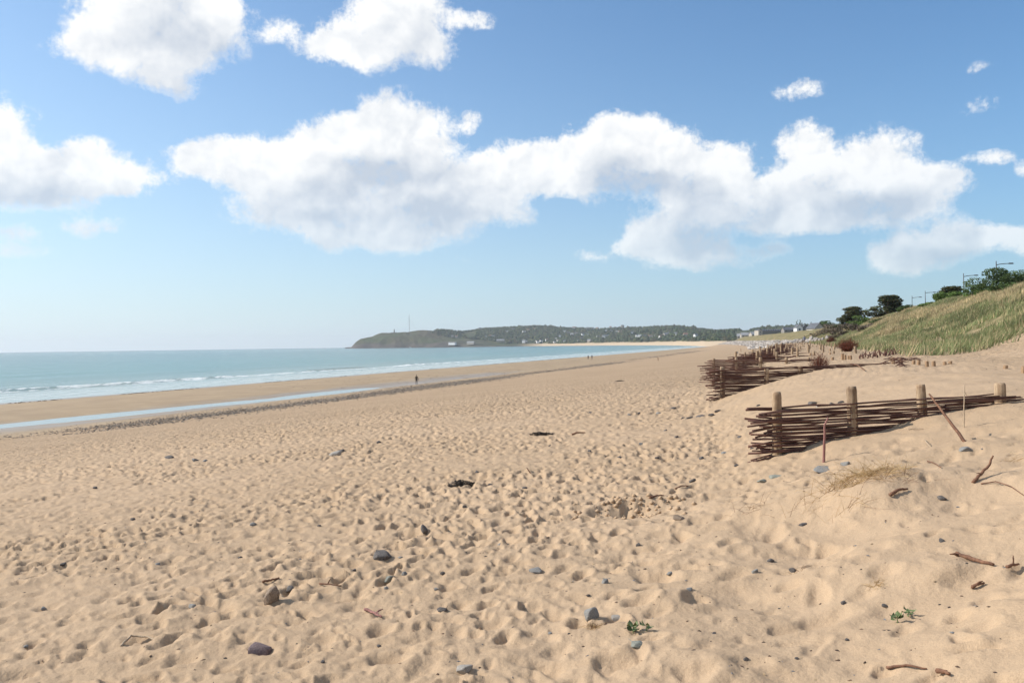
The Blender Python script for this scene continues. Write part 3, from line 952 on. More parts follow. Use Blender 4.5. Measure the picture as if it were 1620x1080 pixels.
for (px, a, b, w) in [(1332.6, 559, 569, 4.4), (1337, 561, 569, 3.4), (1342.5, 562.5, 568, 4), (1346.5, 562, 568.5, 4), (1316.6, 565, 569.5, 4.4), (1313.5, 557.5, 560.5, 3), (1313.5, 551.5, 555, 3), (1282, 558, 563, 3)]:
    stump(px, a, b, OPEN.pop(0), 'stumps in the open sand', w)
LINE = ['%s stump from the left in the line below the grassy dune' % k for k in ('second', 'third', 'first', 'fourth', 'fifth', 'sixth', 'seventh', 'eighth', 'ninth')]
for (px, a, b, w) in [(1414, 565, 575, 4.4), (1425.5, 567, 575, 5), (1409, 566.5, 571, 3.4), (1444.6, 569.5, 576, 4.5), (1452.5, 569.5, 577, 5), (1467, 571, 580, 5.6), (1477.5, 571, 579, 5.6), (1494.6, 572, 577, 5), (1503, 571.5, 575.5, 5)]:
    stump(px, a, b, LINE.pop(0), 'line of stumps below the grassy dune', w)
stump(1589.5, 578, 583, 'lone low stump with a long shadow near the right edge', None, 7)
stump(1618, 579, 590, 'taller stump cut by the right edge of the view', None, 6)
stump(1041, 565, 570.5, 'lone dark stake standing on the open beach', 'stakes', 2.4)
stump(1172, 551.5, 556, 'small dark unidentified upright object beside the pale one on the beach', 'stakes', 2.2)  # unidentified dark dot, given a made-up post shape

# ------------------------------------------------------------------ sticks, stones and litter on the sand
M_STICK = wood_mat('stick_wood', (0.24, 0.125, 0.075), (0.15, 0.078, 0.048), (0.09, 0.05, 0.035), 2.0)
M_STICKRED = wood_mat('red_stake_wood', (0.33, 0.17, 0.145), (0.22, 0.105, 0.09), (0.14, 0.07, 0.06), 2.0)
M_PALE = wood_mat('bleached_wood', (0.52, 0.42, 0.30), (0.38, 0.28, 0.19), (0.24, 0.16, 0.10), 2.0)

def stick(name, pts, rad, mat, label, cat='stick', group=None, twigs=()):
    """pts in world space"""
    o0 = Vector(pts[0])
    b = MB()
    P = [Vector(p) - o0 for p in pts]
    fine, rr = [], []
    n = 5
    for i in range(len(P) - 1):
        for k in range(n):
            u = k / n
            w = Vector((rng.uniform(-1, 1), rng.uniform(-1, 1), rng.uniform(-1, 1))) * rad * 0.25
            fine.append(P[i].lerp(P[i + 1], u) + w); rr.append(rad * (1 - 0.45 * (i + u) / (len(P) - 1)))
    fine.append(P[-1]); rr.append(rad * 0.5)
    b.tube(fine, rr, 6)
    root = b.build(name, mat, smooth=True, label=label, cat=cat, group=group)
    root.location = o0
    for (i, off, r2) in twigs:
        t = MB()
        s = fine[i]
        e = s + Vector(off)
        t.tube([s, s.lerp(e, .5) + Vector((0, 0, .006)), e], [r2, r2 * .8, r2 * .4], 5)
        t.build('twig', mat, root, smooth=True)
    return root

def lying(p0, p1, lift=0.01):
    a, b = hit(*p0), hit(*p1)
    m1 = a.lerp(b, .5); m1.z = gz(m1.x, m1.y)
    return [a + Vector((0, 0, lift)), m1 + Vector((0, 0, lift * 1.4)), b + Vector((0, 0, lift * .8))]

def upright(px, ybot, top_px, ytop, bend=None, depth=0.0):
    a = hit(px, ybot)
    d = ray(top_px, ytop)
    k = (a.y + depth) / d.y
    e = Vector((d.x * k, d.y * k, EYE + d.z * k))
    pts = [a - (e - a).normalized() * 0.06, a.lerp(e, .5), e]
    if bend:
        pts.insert(2, a.lerp(e, .86)); pts[-1] = e + Vector(bend)
    return pts
stick('stake', upright(1303, 731, 1305, 663, (0.035, 0, 0.02)), 0.017, M_STICKRED, 'reddish stake with a bent pale tip standing before the nearest fence', 'stake')
stick('leaning_stick', upright(1526, 698, 1470, 623, None, 0.75), 0.019, M_STICK, 'brown stick leaning against the third post of the nearest fence', 'stick')
stick('thin_stick', upright(1524.5, 676, 1526, 606), 0.0085, M_PALE, 'thin pale stick standing upright between the last two near posts', 'stick', None, [(8, (0.03, 0, -.05), .004)])
b1 = hit(1539, 764)
stick('driftwood_branch', [b1 + Vector((0, 0, .005)), b1 + Vector((.12, .06, .085)), b1 + Vector((.20, .10, .135)), b1 + Vector((.245, .12, .215))], 0.014, M_STICK, 'knotty branch pointing up out of the sand near the right edge', 'stick', None, [(4, (-.05, -.02, .01), .006)])
stick('curved_twig', [hit(1552, 766) + Vector((0, 0, .006)), hit(1575, 765) + Vector((0, 0, .02)), hit(1600, 773) + Vector((0, 0, .02)), hit(1619, 784) + Vector((0, 0, .004))], 0.006, M_STICK, 'long thin curved twig beside the knotty branch', 'twig')
stick('splintered_branch', lying((1514, 880), (1572, 896), .018), 0.017, M_STICK, 'splintered branch with a pale torn end near the right edge', 'stick', None, [(1, (-.07, -.015, .012), .009)])
stick('broken_twig', lying((1594, 902), (1612, 896), .02), 0.011, M_STICK, 'small broken twig right of the splintered branch', 'twig', None, [(5, (.01, .02, .05), .006)])
stick('forked_twig', lying((1537, 932), (1557, 924), .014), 0.011, M_STICK, 'short forked twig below the splintered branch', 'twig', None, [(3, (.05, .01, .02), .007)])
stick('long_twig', lying((1403, 1058), (1466, 1059), .008), 0.008, M_STICK, 'long straight brown twig at the bottom right edge', 'twig')
stick('bark_chip', lying((1484, 1066), (1502, 1070), .016), 0.013, M_STICK, 'dark broken bit of wood at the bottom right edge', 'wood')
stick('small_stick', lying((1467, 731), (1489, 741), .012), 0.007, M_STICK, 'short straight stick just below the blue slate by the fence', 'stick')
stick('pale_straw', lying((1463, 697), (1480, 711), .012), 0.004, M_PALE, 'pale straw on the sand below the nearest fence', 'straw')
stick('slim_stick', lying((1436, 680), (1461, 679), .012), 0.006, M_PALE, 'thin flat stick just below the nearest fence', 'stick')
stick('wood_splinter', lying((905, 688), (926, 685), .02), 0.022, M_STICK, 'dark brown piece of wood right of the far clump of seaweed', 'wood')
stick('short_stick', upright(839, 748, 833, 739), 0.010, M_STICK, 'short stick poking out of the sand in mid beach', 'stick')
stick('dark_splinter', lying((415, 922), (442, 915), .014), 0.013, M_STICK, 'dark wood splinter lying above the tan rock', 'wood')
stick('bent_twig', lying((505, 925), (540, 928), .014), 0.008, M_STICK, 'bent dark twig right of the tan rock', 'twig', None, [(4, (.02, .02, .04), .006)])
stick('root_piece', lying((578, 966), (604, 978), .016), 0.012, M_STICKRED, 'reddish bit of root at the left of the lower middle', 'root', None, [(6, (.05, .03, .02), .007), (8, (-.02, .05, .01), .006)])
stick('flat_wood', lying((452, 680), (462, 684), .02), 0.014, M_PALE, 'thin pale stick lying far out on the trampled beach', 'stick')
stick('driftwood_pole', lying((1345, 578), (1368, 588), .05), 0.022, M_STICK, 'dark driftwood pole lying behind the second fence', 'pole')
stick('bark_strip', lying((1408, 786), (1436, 776), .02), 0.016, M_STICK, 'curled strip of brown bark below the dead grass', 'bark')
stick('beach_stick', lying((1068, 775), (1089, 770), .016), 0.011, M_STICK, 'short stick lying right of the dug hole', 'stick')
stick('crossed_stick', lying((1028, 789), (1050, 785), .016), 0.013, M_STICK, 'dark bit of stick just below the dug hole', 'stick')
stick('bleached_branch', [hit(190, 1022) + Vector((0, 0, .0)), hit(207, 1013) + Vector((0, 0, .035)), hit(232, 1011) + Vector((0, 0, .02)), hit(254, 1014) + Vector((0, 0, .0))], 0.009, M_PALE, 'bleached thin branch arching out of the sand at lower left', 'branch')

def stone_mesh(seed, sub=2):
    """angular broken stone: hull of a few points, edges slightly worn"""
    q = random.Random(seed)
    bm = bmesh.new()
    for k in range(22):
        v = Vector((q.gauss(0, 1), q.gauss(0, 1), q.gauss(0, 1))).normalized() * q.uniform(.78, 1.05)
        v.z = max(min(v.z, q.uniform(.55, .8)), -.7)
        bm.verts.new(v)
    r = bmesh.ops.convex_hull(bm, input=bm.verts)
    bmesh.ops.delete(bm, geom=[g for g in r['geom_interior'] if isinstance(g, bmesh.types.BMVert)], context='VERTS')
    bmesh.ops.bevel(bm, geom=list(bm.edges), offset=0.07, segments=1, affect='EDGES')
    bmesh.ops.recalc_face_normals(bm, faces=bm.faces)
    me = bpy.data.meshes.new('stone')
    bm.to_mesh(me); bm.free()
    for p in me.polygons: p.use_smooth = False
    return me

M_SLATE = rough_mat('blue_slate', (0.270, 0.255, 0.230), (0.170, 0.165, 0.155), 9.0, 0.75, 0.004)
M_DARKST = rough_mat('dark_stone', (0.165, 0.145, 0.130), (0.070, 0.062, 0.058), 7.0, 0.8, 0.006)
M_TANST = rough_mat('tan_rock', (0.36, 0.275, 0.20), (0.20, 0.145, 0.105), 8.0, 0.85, 0.010)
M_PURPST = rough_mat('purple_brown_rock', (0.265, 0.195, 0.185), (0.150, 0.105, 0.10), 8.0, 0.8, 0.010)
M_PALEST = rough_mat('pale_stone', (0.40, 0.365, 0.315), (0.27, 0.24, 0.21), 8.0, 0.85, 0.006)
M_GREENST = rough_mat('green_slate', (0.29, 0.290, 0.240), (0.18, 0.185, 0.155), 8.0, 0.7, 0.004)

def stone(px, py, wpx, hpx, mat, label, group=None, tall=False, name='stone'):
    p = hit(px, py + hpx * 0.35)
    s = px_scale(p)
    w = wpx * s
    me = stone_mesh(int(px * 13 + py), 2)
    o = link(name, me, mat, None, None, label, 'stone', group)
    hz = max(hpx * s * (0.75 if not tall else 0.85), 0.012)
    o.scale = (w * 0.52, max(w * rng.uniform(.38, .55), hz * .6), hz)
    o.rotation_euler = (rng.uniform(-.3, .3), rng.uniform(-.4, .4), rng.uniform(-.9, .9))
    o.location = (p.x, p.y, p.z + hz * (0.02 if not tall else 0.25))
    return o
stone(605, 874, 36, 18, M_DARKST, 'dark grey lumpy stone with a shadow in the lower middle of the beach')
stone(671, 836, 13, 14, M_DARKST, 'small upright dark stone above the dark lumpy one', None, True)
stone(847, 898, 26, 14, M_SLATE, 'wedge-shaped blue-grey stone in the lower middle')
stone(957, 917, 17, 12, M_SLATE, 'small rounded blue-grey stone right of the wedge-shaped one')
stone(936, 969, 28, 20, M_SLATE, 'flat blue-grey slate standing tilted above a twig, left of the green sprouts', None, True)
stone(975, 974, 18, 8, M_PALEST, 'pale half-buried stone right of the tilted slate')
stone(1006, 1016, 24, 8, M_GREENST, 'flat greenish slate just below the green sprouts')
stone(700, 961, 19, 8, M_DARKST, 'black flat chip of stone in the lower middle')
stone(431, 940, 24, 28, M_TANST, 'tan upright rock with rough faces at lower left', None, True)
stone(461, 928, 18, 10, M_DARKST, 'dark stone right of the tan upright rock')
stone(410, 1022, 48, 26, M_PURPST, 'large purple-brown rock with a pointed shadow at bottom left')
stone(735, 1053, 32, 12, M_PALEST, 'pale grey flat stone at the bottom edge')
stone(617, 912, 22, 10, M_GREENST, 'half-buried greenish stone below the dark lumpy stone')
stone(611, 928, 9, 9, M_SLATE, 'tiny blue-grey stone below the half-buried greenish one')
stone(305, 956, 17, 9, M_SLATE, 'small slanting slate left of the tan upright rock')
stone(401, 827, 14, 7, M_SLATE, 'small bluish stone in the trampled sand at left')
stone(267, 722, 18, 8, M_DARKST, 'dark stone far left on the trampled beach')
stone(530, 716, 28, 9, M_PALEST, 'long pale grey stone at left of mid beach')
stone(541, 712, 14, 7, M_DARKST, 'dark lump lying on the long pale stone')
stone(599, 698, 10, 6, M_DARKST, 'small dark stone right of the long pale one')
stone(1075, 817, 24, 9, M_TANST, 'flat tan slab on the sand right of the dug hole')
stone(1225, 752, 26, 7, M_GREENST, 'long grey-green slate below the left end of the nearest fence')
stone(1205, 759, 18, 6, M_GREENST, 'lower grey-green slate below the left end of the nearest fence')
stone(1527, 708, 22, 9, M_SLATE, 'blue slate on the slope below the thin upright stick')
stone(1490, 786, 17, 9, M_DARKST, 'dark stone on the slope left of the knotty branch')
stone(1195, 901, 13, 10, M_SLATE, 'small blue-grey stone at lower right of centre')
stone(1220, 885, 15, 8, M_DARKST, 'dark stone above the small blue-grey one at lower right')
stone(1254, 899, 13, 8, M_DARKST, 'small black stone beside a dry sprig at lower right')
stone(1271, 828, 15, 5, M_DARKST, 'thin dark stone on the slope under the dead grass')
stone(1489, 853, 11, 8, M_DARKST, 'dark pebble on the slope below the knotty branch')
stone(1335, 951, 12, 7, M_DARKST, 'dark pebble left of the lower right sprout')
stone(1400, 956, 12, 5, M_DARKST, 'thin dark chip above the lower right sprout')
stone(1305, 741, 40, 7, M_SLATE, 'flat grey slate at the foot of the reddish stake')
stone(1336, 732, 20, 10, M_SLATE, 'small pile-like slate behind the dead grass')
stone(1330, 635, 12, 6, M_DARKST, 'dark stone behind the nearest fence, right of the pale one', 'stones behind the nearest fence')
stone(1318, 638, 13, 6, M_DARKST, 'dark stone behind the nearest fence, between the pale one and the second post', 'stones behind the nearest fence')
stone(1285, 636, 16, 7, M_DARKST, 'larger dark stone behind the nearest fence, left of the pale one', 'stones behind the nearest fence')
stone(1294, 641, 12, 7, M_PALEST, 'pale stone just behind the nearest fence')
stone(1200, 640, 9, 4, M_DARKST, 'small dark stone on the sand left of the first near post')
stone(1165, 557, 6, 4.5, M_PALEST, 'pale unidentified object lying on the beach left of the far fences', None, False, 'boulder')  # unidentified pale thing, the boulder shape is a made-up stand-in
few = [(1015, 701, 11, 6), (1110, 723, 11, 6), (1095, 758, 14, 6), (933, 712, 9, 5), (1053, 680, 8, 4), (1040, 722, 9, 5), (980, 722, 10, 4), (870, 704, 7, 4), (735, 800, 9, 6), (1010, 860, 10, 7), (1145, 715, 10, 5), (1070, 690, 9, 4),
       (1090, 660, 14, 5), (1108, 657, 18, 6), (1080, 660, 9, 4), (1125, 655, 12, 5), (1136, 649, 14, 5), (1010, 653, 9, 4), (995, 655, 8, 4), (1065, 645, 12, 4), (1042, 652, 9, 4), (935, 652, 9, 3), (633, 880, 10, 5), (700, 905, 9, 6), (640, 905, 12, 9),
       (1190, 708, 8, 5), (1170, 690, 8, 4), (325, 727, 10, 6), (309, 726, 12, 7), (755, 745, 12, 5), (775, 765, 11, 6), (1165, 735, 9, 5), (830, 770, 10, 5), (1060, 905, 12, 6), (1090, 930, 14, 5), (930, 940, 8, 5), (560, 900, 9, 6), (690, 930, 9, 5),
       (505, 830, 9, 5), (380, 880, 10, 6), (250, 890, 10, 6), (150, 770, 9, 5), (210, 820, 10, 6), (100, 890, 11, 6), (870, 1000, 9, 6), (1130, 1000, 8, 5), (790, 860, 9, 5), (1340, 1010, 8, 5), (1260, 1040, 9, 5), (1180, 1040, 10, 6), (600, 1020, 9, 5), (510, 1045, 9, 6), (70, 960, 11, 7), (40, 1020, 12, 7)]
for (px, py, w, h) in few:
    dk = rng.random()
    stone(px, py, w, h, M_DARKST if dk < .6 else M_SLATE, 'small dark chip lying singly on the trampled sand' if dk < .6 else 'small grey pebble lying singly on the trampled sand', 'small stones scattered over the trampled sand', name='pebble')

# seaweed heaps: many small curled straps
M_WEED = rough_mat('dry_seaweed', (0.060, 0.042, 0.028), (0.022, 0.016, 0.012), 14.0, 0.7, 0.01)
def seaweed(px, py, wpx, hpx, label, group=None):
    p = hit(px, py)
    s = px_scale(p)
    w = wpx * s * 0.5
    b = MB()
    q = random.Random(int(px))
    for k in range(170):
        a = q.uniform(0, 6.28); rr = math.sqrt(q.random())
        x, y = math.cos(a) * rr * w, math.sin(a) * rr * w * 0.55
        z = gz(p.x + x, p.y + y) - p.z + q.uniform(0, hpx * s * 0.55) * (1 - rr * rr)
        d = Vector((q.uniform(-1, 1), q.uniform(-1, 1), q.uniform(-.35, .35))) * w * q.uniform(.15, .4)
        b.tube([Vector((x, y, z)), Vector((x, y, z + .008)) + d * .5, Vector((x, y, max(z - .004, 0))) + d], [w * .035, w * .04, w * .02], 4)
    o = b.build('seaweed_clump', M_WEED, smooth=True, label=label, cat='seaweed', group=group)
    o.location = p
seaweed(731, 766, 46, 14, 'black mat of dry seaweed in the middle of the beach')
seaweed(857, 688, 34, 8, 'dark clump of seaweed further out, left of a dark piece of wood')
seaweed(980, 603, 14, 3.5, 'thin dark clump of seaweed far out near the fences')

# ------------------------------------------------------------------ plants
M_BLADE = vcol_mat('plant_colour', 'tint', 0.85, 0.25)
def ribbons(name, blades, label=None, cat=None, parent=None, kind=None, group=None, loc=None):
    """blades: list of (points, width, colour)"""
    V, F, T = [], [], []
    for pts, w, col in blades:
        b = len(V)
        n = len(pts)
        side = Vector((pts[-1] - pts[0]).cross(Vector((0.3, -1, 0.2))))
        side = side.normalized() if side.length > 1e-6 else Vector((1, 0, 0))
        for i, p in enumerate(pts):
            k = w * (1 - 0.85 * i / (n - 1)) * 0.5
            V.append(tuple(p - side * k)); V.append(tuple(p + side * k)); T.append(col); T.append(col)
        for i in range(n - 1):
            F.append((b + 2 * i, b + 2 * i + 1, b + 2 * i + 3, b + 2 * i + 2))
    me = np_mesh(name, np.array(V), np.array(F))
    set_attr(me, 'tint', np.array([(*c, 1) for c in T]))
    o = link(name, me, M_BLADE, parent, kind, label, cat, group)
    if loc is not None: o.location = loc
    return o

def dead_grass(px, py, wx, wy, n, hmin, hmax, label, seed, cols):
    p = hit(px, py)
    q = random.Random(seed)
    bl = []
    for k in range(n):
        a = q.uniform(0, 6.28); r = q.random() ** 0.8
        x, y = math.cos(a) * r * wx, math.sin(a) * r * wy
        z = gz(p.x + x, p.y + y) - p.z
        h = q.uniform(hmin, hmax)
        d = Vector((q.gauss(0, .7) + 0.2, q.gauss(0, .6), q.uniform(.1, .75))).normalized()
        o = Vector((x, y, z - 0.01))
        pts = [o, o + d * h * .45, o + d * h * .8 + Vector((0, 0, -h * .10)), o + d * h * 1.1 + Vector((q.uniform(-.1, .1) * h, 0, -h * .35))]
        for c in pts[1:]:
            g = gz(p.x + c.x, p.y + c.y) - p.z
            if c.z < g + .004: c.z = g + .004 + q.random() * .012
        bl.append((pts, q.uniform(.0022, .0042), q.choice(cols)))
    return ribbons('dead_grass_tuft', bl, label, 'grass', loc=p)
STRAW = [(0.60, 0.43, 0.22), (0.52, 0.36, 0.17), (0.66, 0.50, 0.29), (0.38, 0.25, 0.12), (0.48, 0.31, 0.14)]
TWIGC = [(0.22, 0.13, 0.08), (0.30, 0.19, 0.10), (0.16, 0.09, 0.06)]
dead_grass(1372, 752, .40, .24, 420, .10, .32, 'matted tuft of straw-coloured dead grass on the mound by the fence', 3, STRAW)
dead_grass(1310, 778, .48, .18, 130, .10, .30, 'thin sprawl of straw left of the matted grass tuft', 4, STRAW + TWIGC)
dead_grass(1190, 806, .20, .12, 26, .10, .24, 'wiry dead twigs on the sand at the foot of the mound', 5, TWIGC)
dead_grass(1345, 805, .24, .08, 22, .12, .34, 'dry wiry stalks hanging below the matted grass tuft', 6, TWIGC + STRAW)
dead_grass(937, 992, .05, .04, 70, .03, .09, 'little dry brown tuft under the tilted slate', 7, TWIGC + STRAW)
dead_grass(1386, 926, .06, .04, 40, .03, .10, 'little pale straw wisp at lower right', 8, STRAW)
dead_grass(1262, 905, .04, .04, 16, .04, .13, 'dry sprig beside the small black stone', 9, TWIGC)
dead_grass(1604, 730, .12, .06, 16, .08, .2, 'few straws on the sand above the knotty branch', 10, STRAW)
dead_grass(1425, 757, .20, .10, 40, .10, .28, 'thin wiry stems right of the matted grass tuft', 12, TWIGC)

def sprout(px, py, r, n, label, seed):
    p = hit(px, py)
    q = random.Random(seed)
    root = empty('green_sprout', p, label, 'plant', 'green sprouts in the foreground sand')
    b = MB(); b.tube([(0, 0, -.02), (0.005, 0, r * .6), (0, .004, r * 1.0)], [.003, .0025, .0015], 5)
    st = b.build('stem', rough_mat('sprout_stem', (0.20, 0.27, 0.10), (0.14, 0.18, 0.07)) if 'sprout_stem' not in bpy.data.materials else bpy.data.materials['sprout_stem'], root)
    for k in range(n):
        a = k * 2.4 + q.uniform(-.3, .3); el = q.uniform(.05, 1.1)
        z0 = r * q.uniform(.25, .95)
        d = Vector((math.cos(a) * math.cos(el), math.sin(a) * math.cos(el), math.sin(el)))
        s = Vector((-math.sin(a), math.cos(a), 0)); up = d.cross(s) * -1
        L, W = r * q.uniform(.65, 1.1), r * q.uniform(.26, .42)
        o = Vector((0, 0, z0))
        g = q.uniform(.8, 1.2)
        V = [o, o + d * L * .35 + s * W * .6 + up * .006, o + d * L * .45 + up * .0, o + d * L * .35 - s * W * .6 + up * .006, o + d * L * .75 + s * W * .75 + up * .008, o + d * L * .8, o + d * L * .75 - s * W * .75 + up * .008, o + d * L * 1.05 - up * .006]
        me = np_mesh('leaf', np.array([tuple(v) for v in V]), np.array([(0, 1, 2, 2), (0, 2, 3, 3), (1, 4, 5, 2), (2, 5, 6, 3), (4, 7, 5, 5), (5, 7, 6, 6)])) if False else None
        mb = MB(); mb.add([tuple(v) for v in V], [(0, 1, 2), (0, 2, 3), (1, 4, 5, 2), (2, 5, 6, 3), (4, 7, 5), (5, 7, 6)])
        mb.build('leaf', M_LEAFG, root, smooth=True)
M_LEAFG = rough_mat('sprout_leaf', (0.165, 0.205, 0.085), (0.105, 0.140, 0.055), 20.0, 0.6)
sprout(1001, 1001, .058, 11, 'leafy green sprout just above the flat greenish slate', 1)
sprout(1022, 998, .050, 6, 'smaller green sprout right of the leafy one', 2)
sprout(1419, 985, .050, 8, 'green sprout low at right, left one of the pair', 3)
sprout(1436, 975, .045, 6, 'green sprout low at right, right one of the pair', 4)

# bits of weed, bark and chips lying everywhere: nobody could count them
def litter():
    q = np.random.default_rng(5)
    V, F, T = [], [], []
    cand = []
    for _ in range(4200):
        r = math.exp(q.uniform(math.log(3.2), math.log(48))); th = q.uniform(-.62, .62)
        cand.append((r * math.sin(th), r * math.cos(th)))
    cand = np.array(cand)
    n = fbm(cand[:, 0] / 2.2, cand[:, 1] / 2.2, 3, 303)
    s, t = to_st(cand[:, 0], cand[:, 1])
    keep = (n + q.uniform(-.25, .25, len(n)) > 0.06) & (t > -6)
    cand = cand[keep]
    Z = surface(cand[:, 0], cand[:, 1])
    cols = [(0.10, 0.065, 0.045), (0.07, 0.05, 0.04), (0.17, 0.11, 0.07), (0.16, 0.16, 0.16), (0.30, 0.22, 0.13), (0.05, 0.045, 0.04)]
    for (x, y), z in zip(cand, Z):
        L = q.uniform(.004, .015) * (1.0 + 0.05 * y); W = L * q.uniform(.25, .8); H = L * q.uniform(.2, .5)
        a = q.uniform(0, 6.28); dx, dy = math.cos(a), math.sin(a)
        b = len(V)
        for (l, w, h) in ((-1, -.4, 0), (-.3, -1, 0), (1, .1, 0), (-.2, 1, 0), (-.1, 0, 1)):
            V.append((x + dx * l * L - dy * w * W, y + dy * l * L + dx * w * W, z + h * H - .002 + (0.4 * H)))
        c = cols[int(q.integers(len(cols)))]
        T += [(*c, 1)] * 5
        F += [(b, b + 1, b + 4), (b + 1, b + 2, b + 4), (b + 2, b + 3, b + 4), (b + 3, b, b + 4)]
    me = np_mesh('beach_litter', np.array(V), np.array(F), False)
    set_attr(me, 'tint', np.array(T))
    link('beach_litter', me, vcol_mat('litter_colour'), None, 'stuff', 'dark bits of weed, bark and chips strewn over the sand', 'litter')
litter()

# clods thrown up around the dug hole
def clods():
    q = random.Random(4)
    b = MB()
    for k in range(90):
        x, y = 1.3 + q.gauss(0, .30), 9.2 + q.gauss(0, .22)
        r = q.uniform(.012, .045); z = gz(x, y) + r * .3
        vs = [(x + r * q.uniform(.7, 1.1) * a, y + r * q.uniform(.7, 1.1) * bb, z + r * q.uniform(.6, 1) * c) for a, bb, c in ((1, 0, 0), (-1, 0, 0), (0, 1, 0), (0, -1, 0), (0, 0, 1), (0, 0, -1))]
        b.add(vs, [(0, 2, 4), (2, 1, 4), (1, 3, 4), (3, 0, 4), (2, 0, 5), (1, 2, 5), (3, 1, 5), (0, 3, 5)])
    b.build('sand_clods', rough_mat('damp_sand', (0.47, 0.33, 0.21), (0.36, 0.25, 0.155), 30.0, 0.95), smooth=True, kind='stuff', label='clods of damp sand thrown up around the dug hole', cat='sand')
clods()

# ------------------------------------------------------------------ shingle bank and weed lines along the tide marks
def scatter_stones(name, pts, sizes, cols, label, cat, flat=0.55, kind='stuff'):
    q = np.random.default_rng(17)
    base = np.array([(1, 0, 0), (-1, 0, 0), (0, 1, 0), (0, -1, 0), (0, 0, 1), (.5, .5, .75), (-.55, .4, .8)], dtype=float)
    fb = np.array([(0, 2, 5), (2, 6, 5), (2, 1, 6), (1, 3, 6), (6, 3, 5), (3, 0, 5), (5, 6, 4), (5, 6, 4)])[:6]
    V, F, T = [], [], []
    for (x, y, z), sz in zip(pts, sizes):
        a = q.uniform(0, 6.28); ca, sa = math.cos(a), math.sin(a)
        jit = base * q.uniform(.75, 1.25, (7, 3)) * sz * np.array([1, .75, flat])
        P = np.stack([jit[:, 0] * ca - jit[:, 1] * sa + x, jit[:, 0] * sa + jit[:, 1] * ca + y, jit[:, 2] + z], -1)
        b = len(V)
        V.extend(P.tolist()); F.extend((fb + b).tolist())
        c = np.array(cols[int(q.integers(len(cols)))]) * q.uniform(.75, 1.2)
        T.extend([(*c, 1)] * 7)
    me = np_mesh(name, np.array(V), np.array(F), False)
    set_attr(me, 'tint', np.array(T))
    return link(name, me, vcol_mat(name + '_colour'), None, kind, label, cat)

def shingle():
    q = np.random.default_rng(23)
    S = np.concatenate([q.uniform(40, 130, 16000), q.uniform(130, 420, 11000)])
    T = 45.5 + 1.2 * np.sin(S / 17.0) + q.normal(0, 1.5, len(S)) * (0.5 + 3.2 * vnoise(S / 26.0, S * 0, 6))
    dens = vnoise(S / 30.0, S * 0 + 4.0, 12)
    dens = 0.55 * dens + 0.45 * vnoise(S / 5.0, T / 1.6, 14)
    keep = dens + q.uniform(-.16, .16, len(S)) > 0.47
    S, T = S[keep], T[keep]
    x, y = from_st(S, T)
    z = surface(x, y)
    sz = q.uniform(.03, .095, len(S)) * (1 + 0.0035 * S)
    cols = [(0.22, 0.185, 0.145), (0.16, 0.135, 0.11), (0.33, 0.27, 0.21), (0.25, 0.19, 0.135), (0.11, 0.09, 0.075)]
    scatter_stones('shingle', np.stack([x, y, z], -1), sz, cols, 'band of dark shingle along the high tide mark', 'shingle')
    S = q.uniform(60, 420, 1500); T = 103.0 + q.normal(0, .7, 1500) + 1.5 * np.sin(S / 21)
    keep = vnoise(S / 6.0, S * 0, 31) > 0.52
    S, T = S[keep], T[keep]
    x, y = from_st(S, T)
    scatter_stones('seaweed_line', np.stack([x, y, surface(x, y)], -1), q.uniform(.10, .30, len(S)), [(0.06, 0.045, 0.03), (0.09, 0.07, 0.045)], 'broken line of dark seaweed at the water edge', 'seaweed', 0.35)
    S = np.concatenate([q.uniform(110, 320, 420)]); T = q.uniform(52, 84, 420)
    x, y = from_st(S, T)
    scatter_stones('weed_scraps', np.stack([x, y, surface(x, y)], -1), q.uniform(.06, .22, len(S)), [(0.13, 0.09, 0.055), (0.18, 0.13, 0.08)], 'scraps of brown weed strewn over the wet sand flat', 'seaweed', 0.3)
shingle()

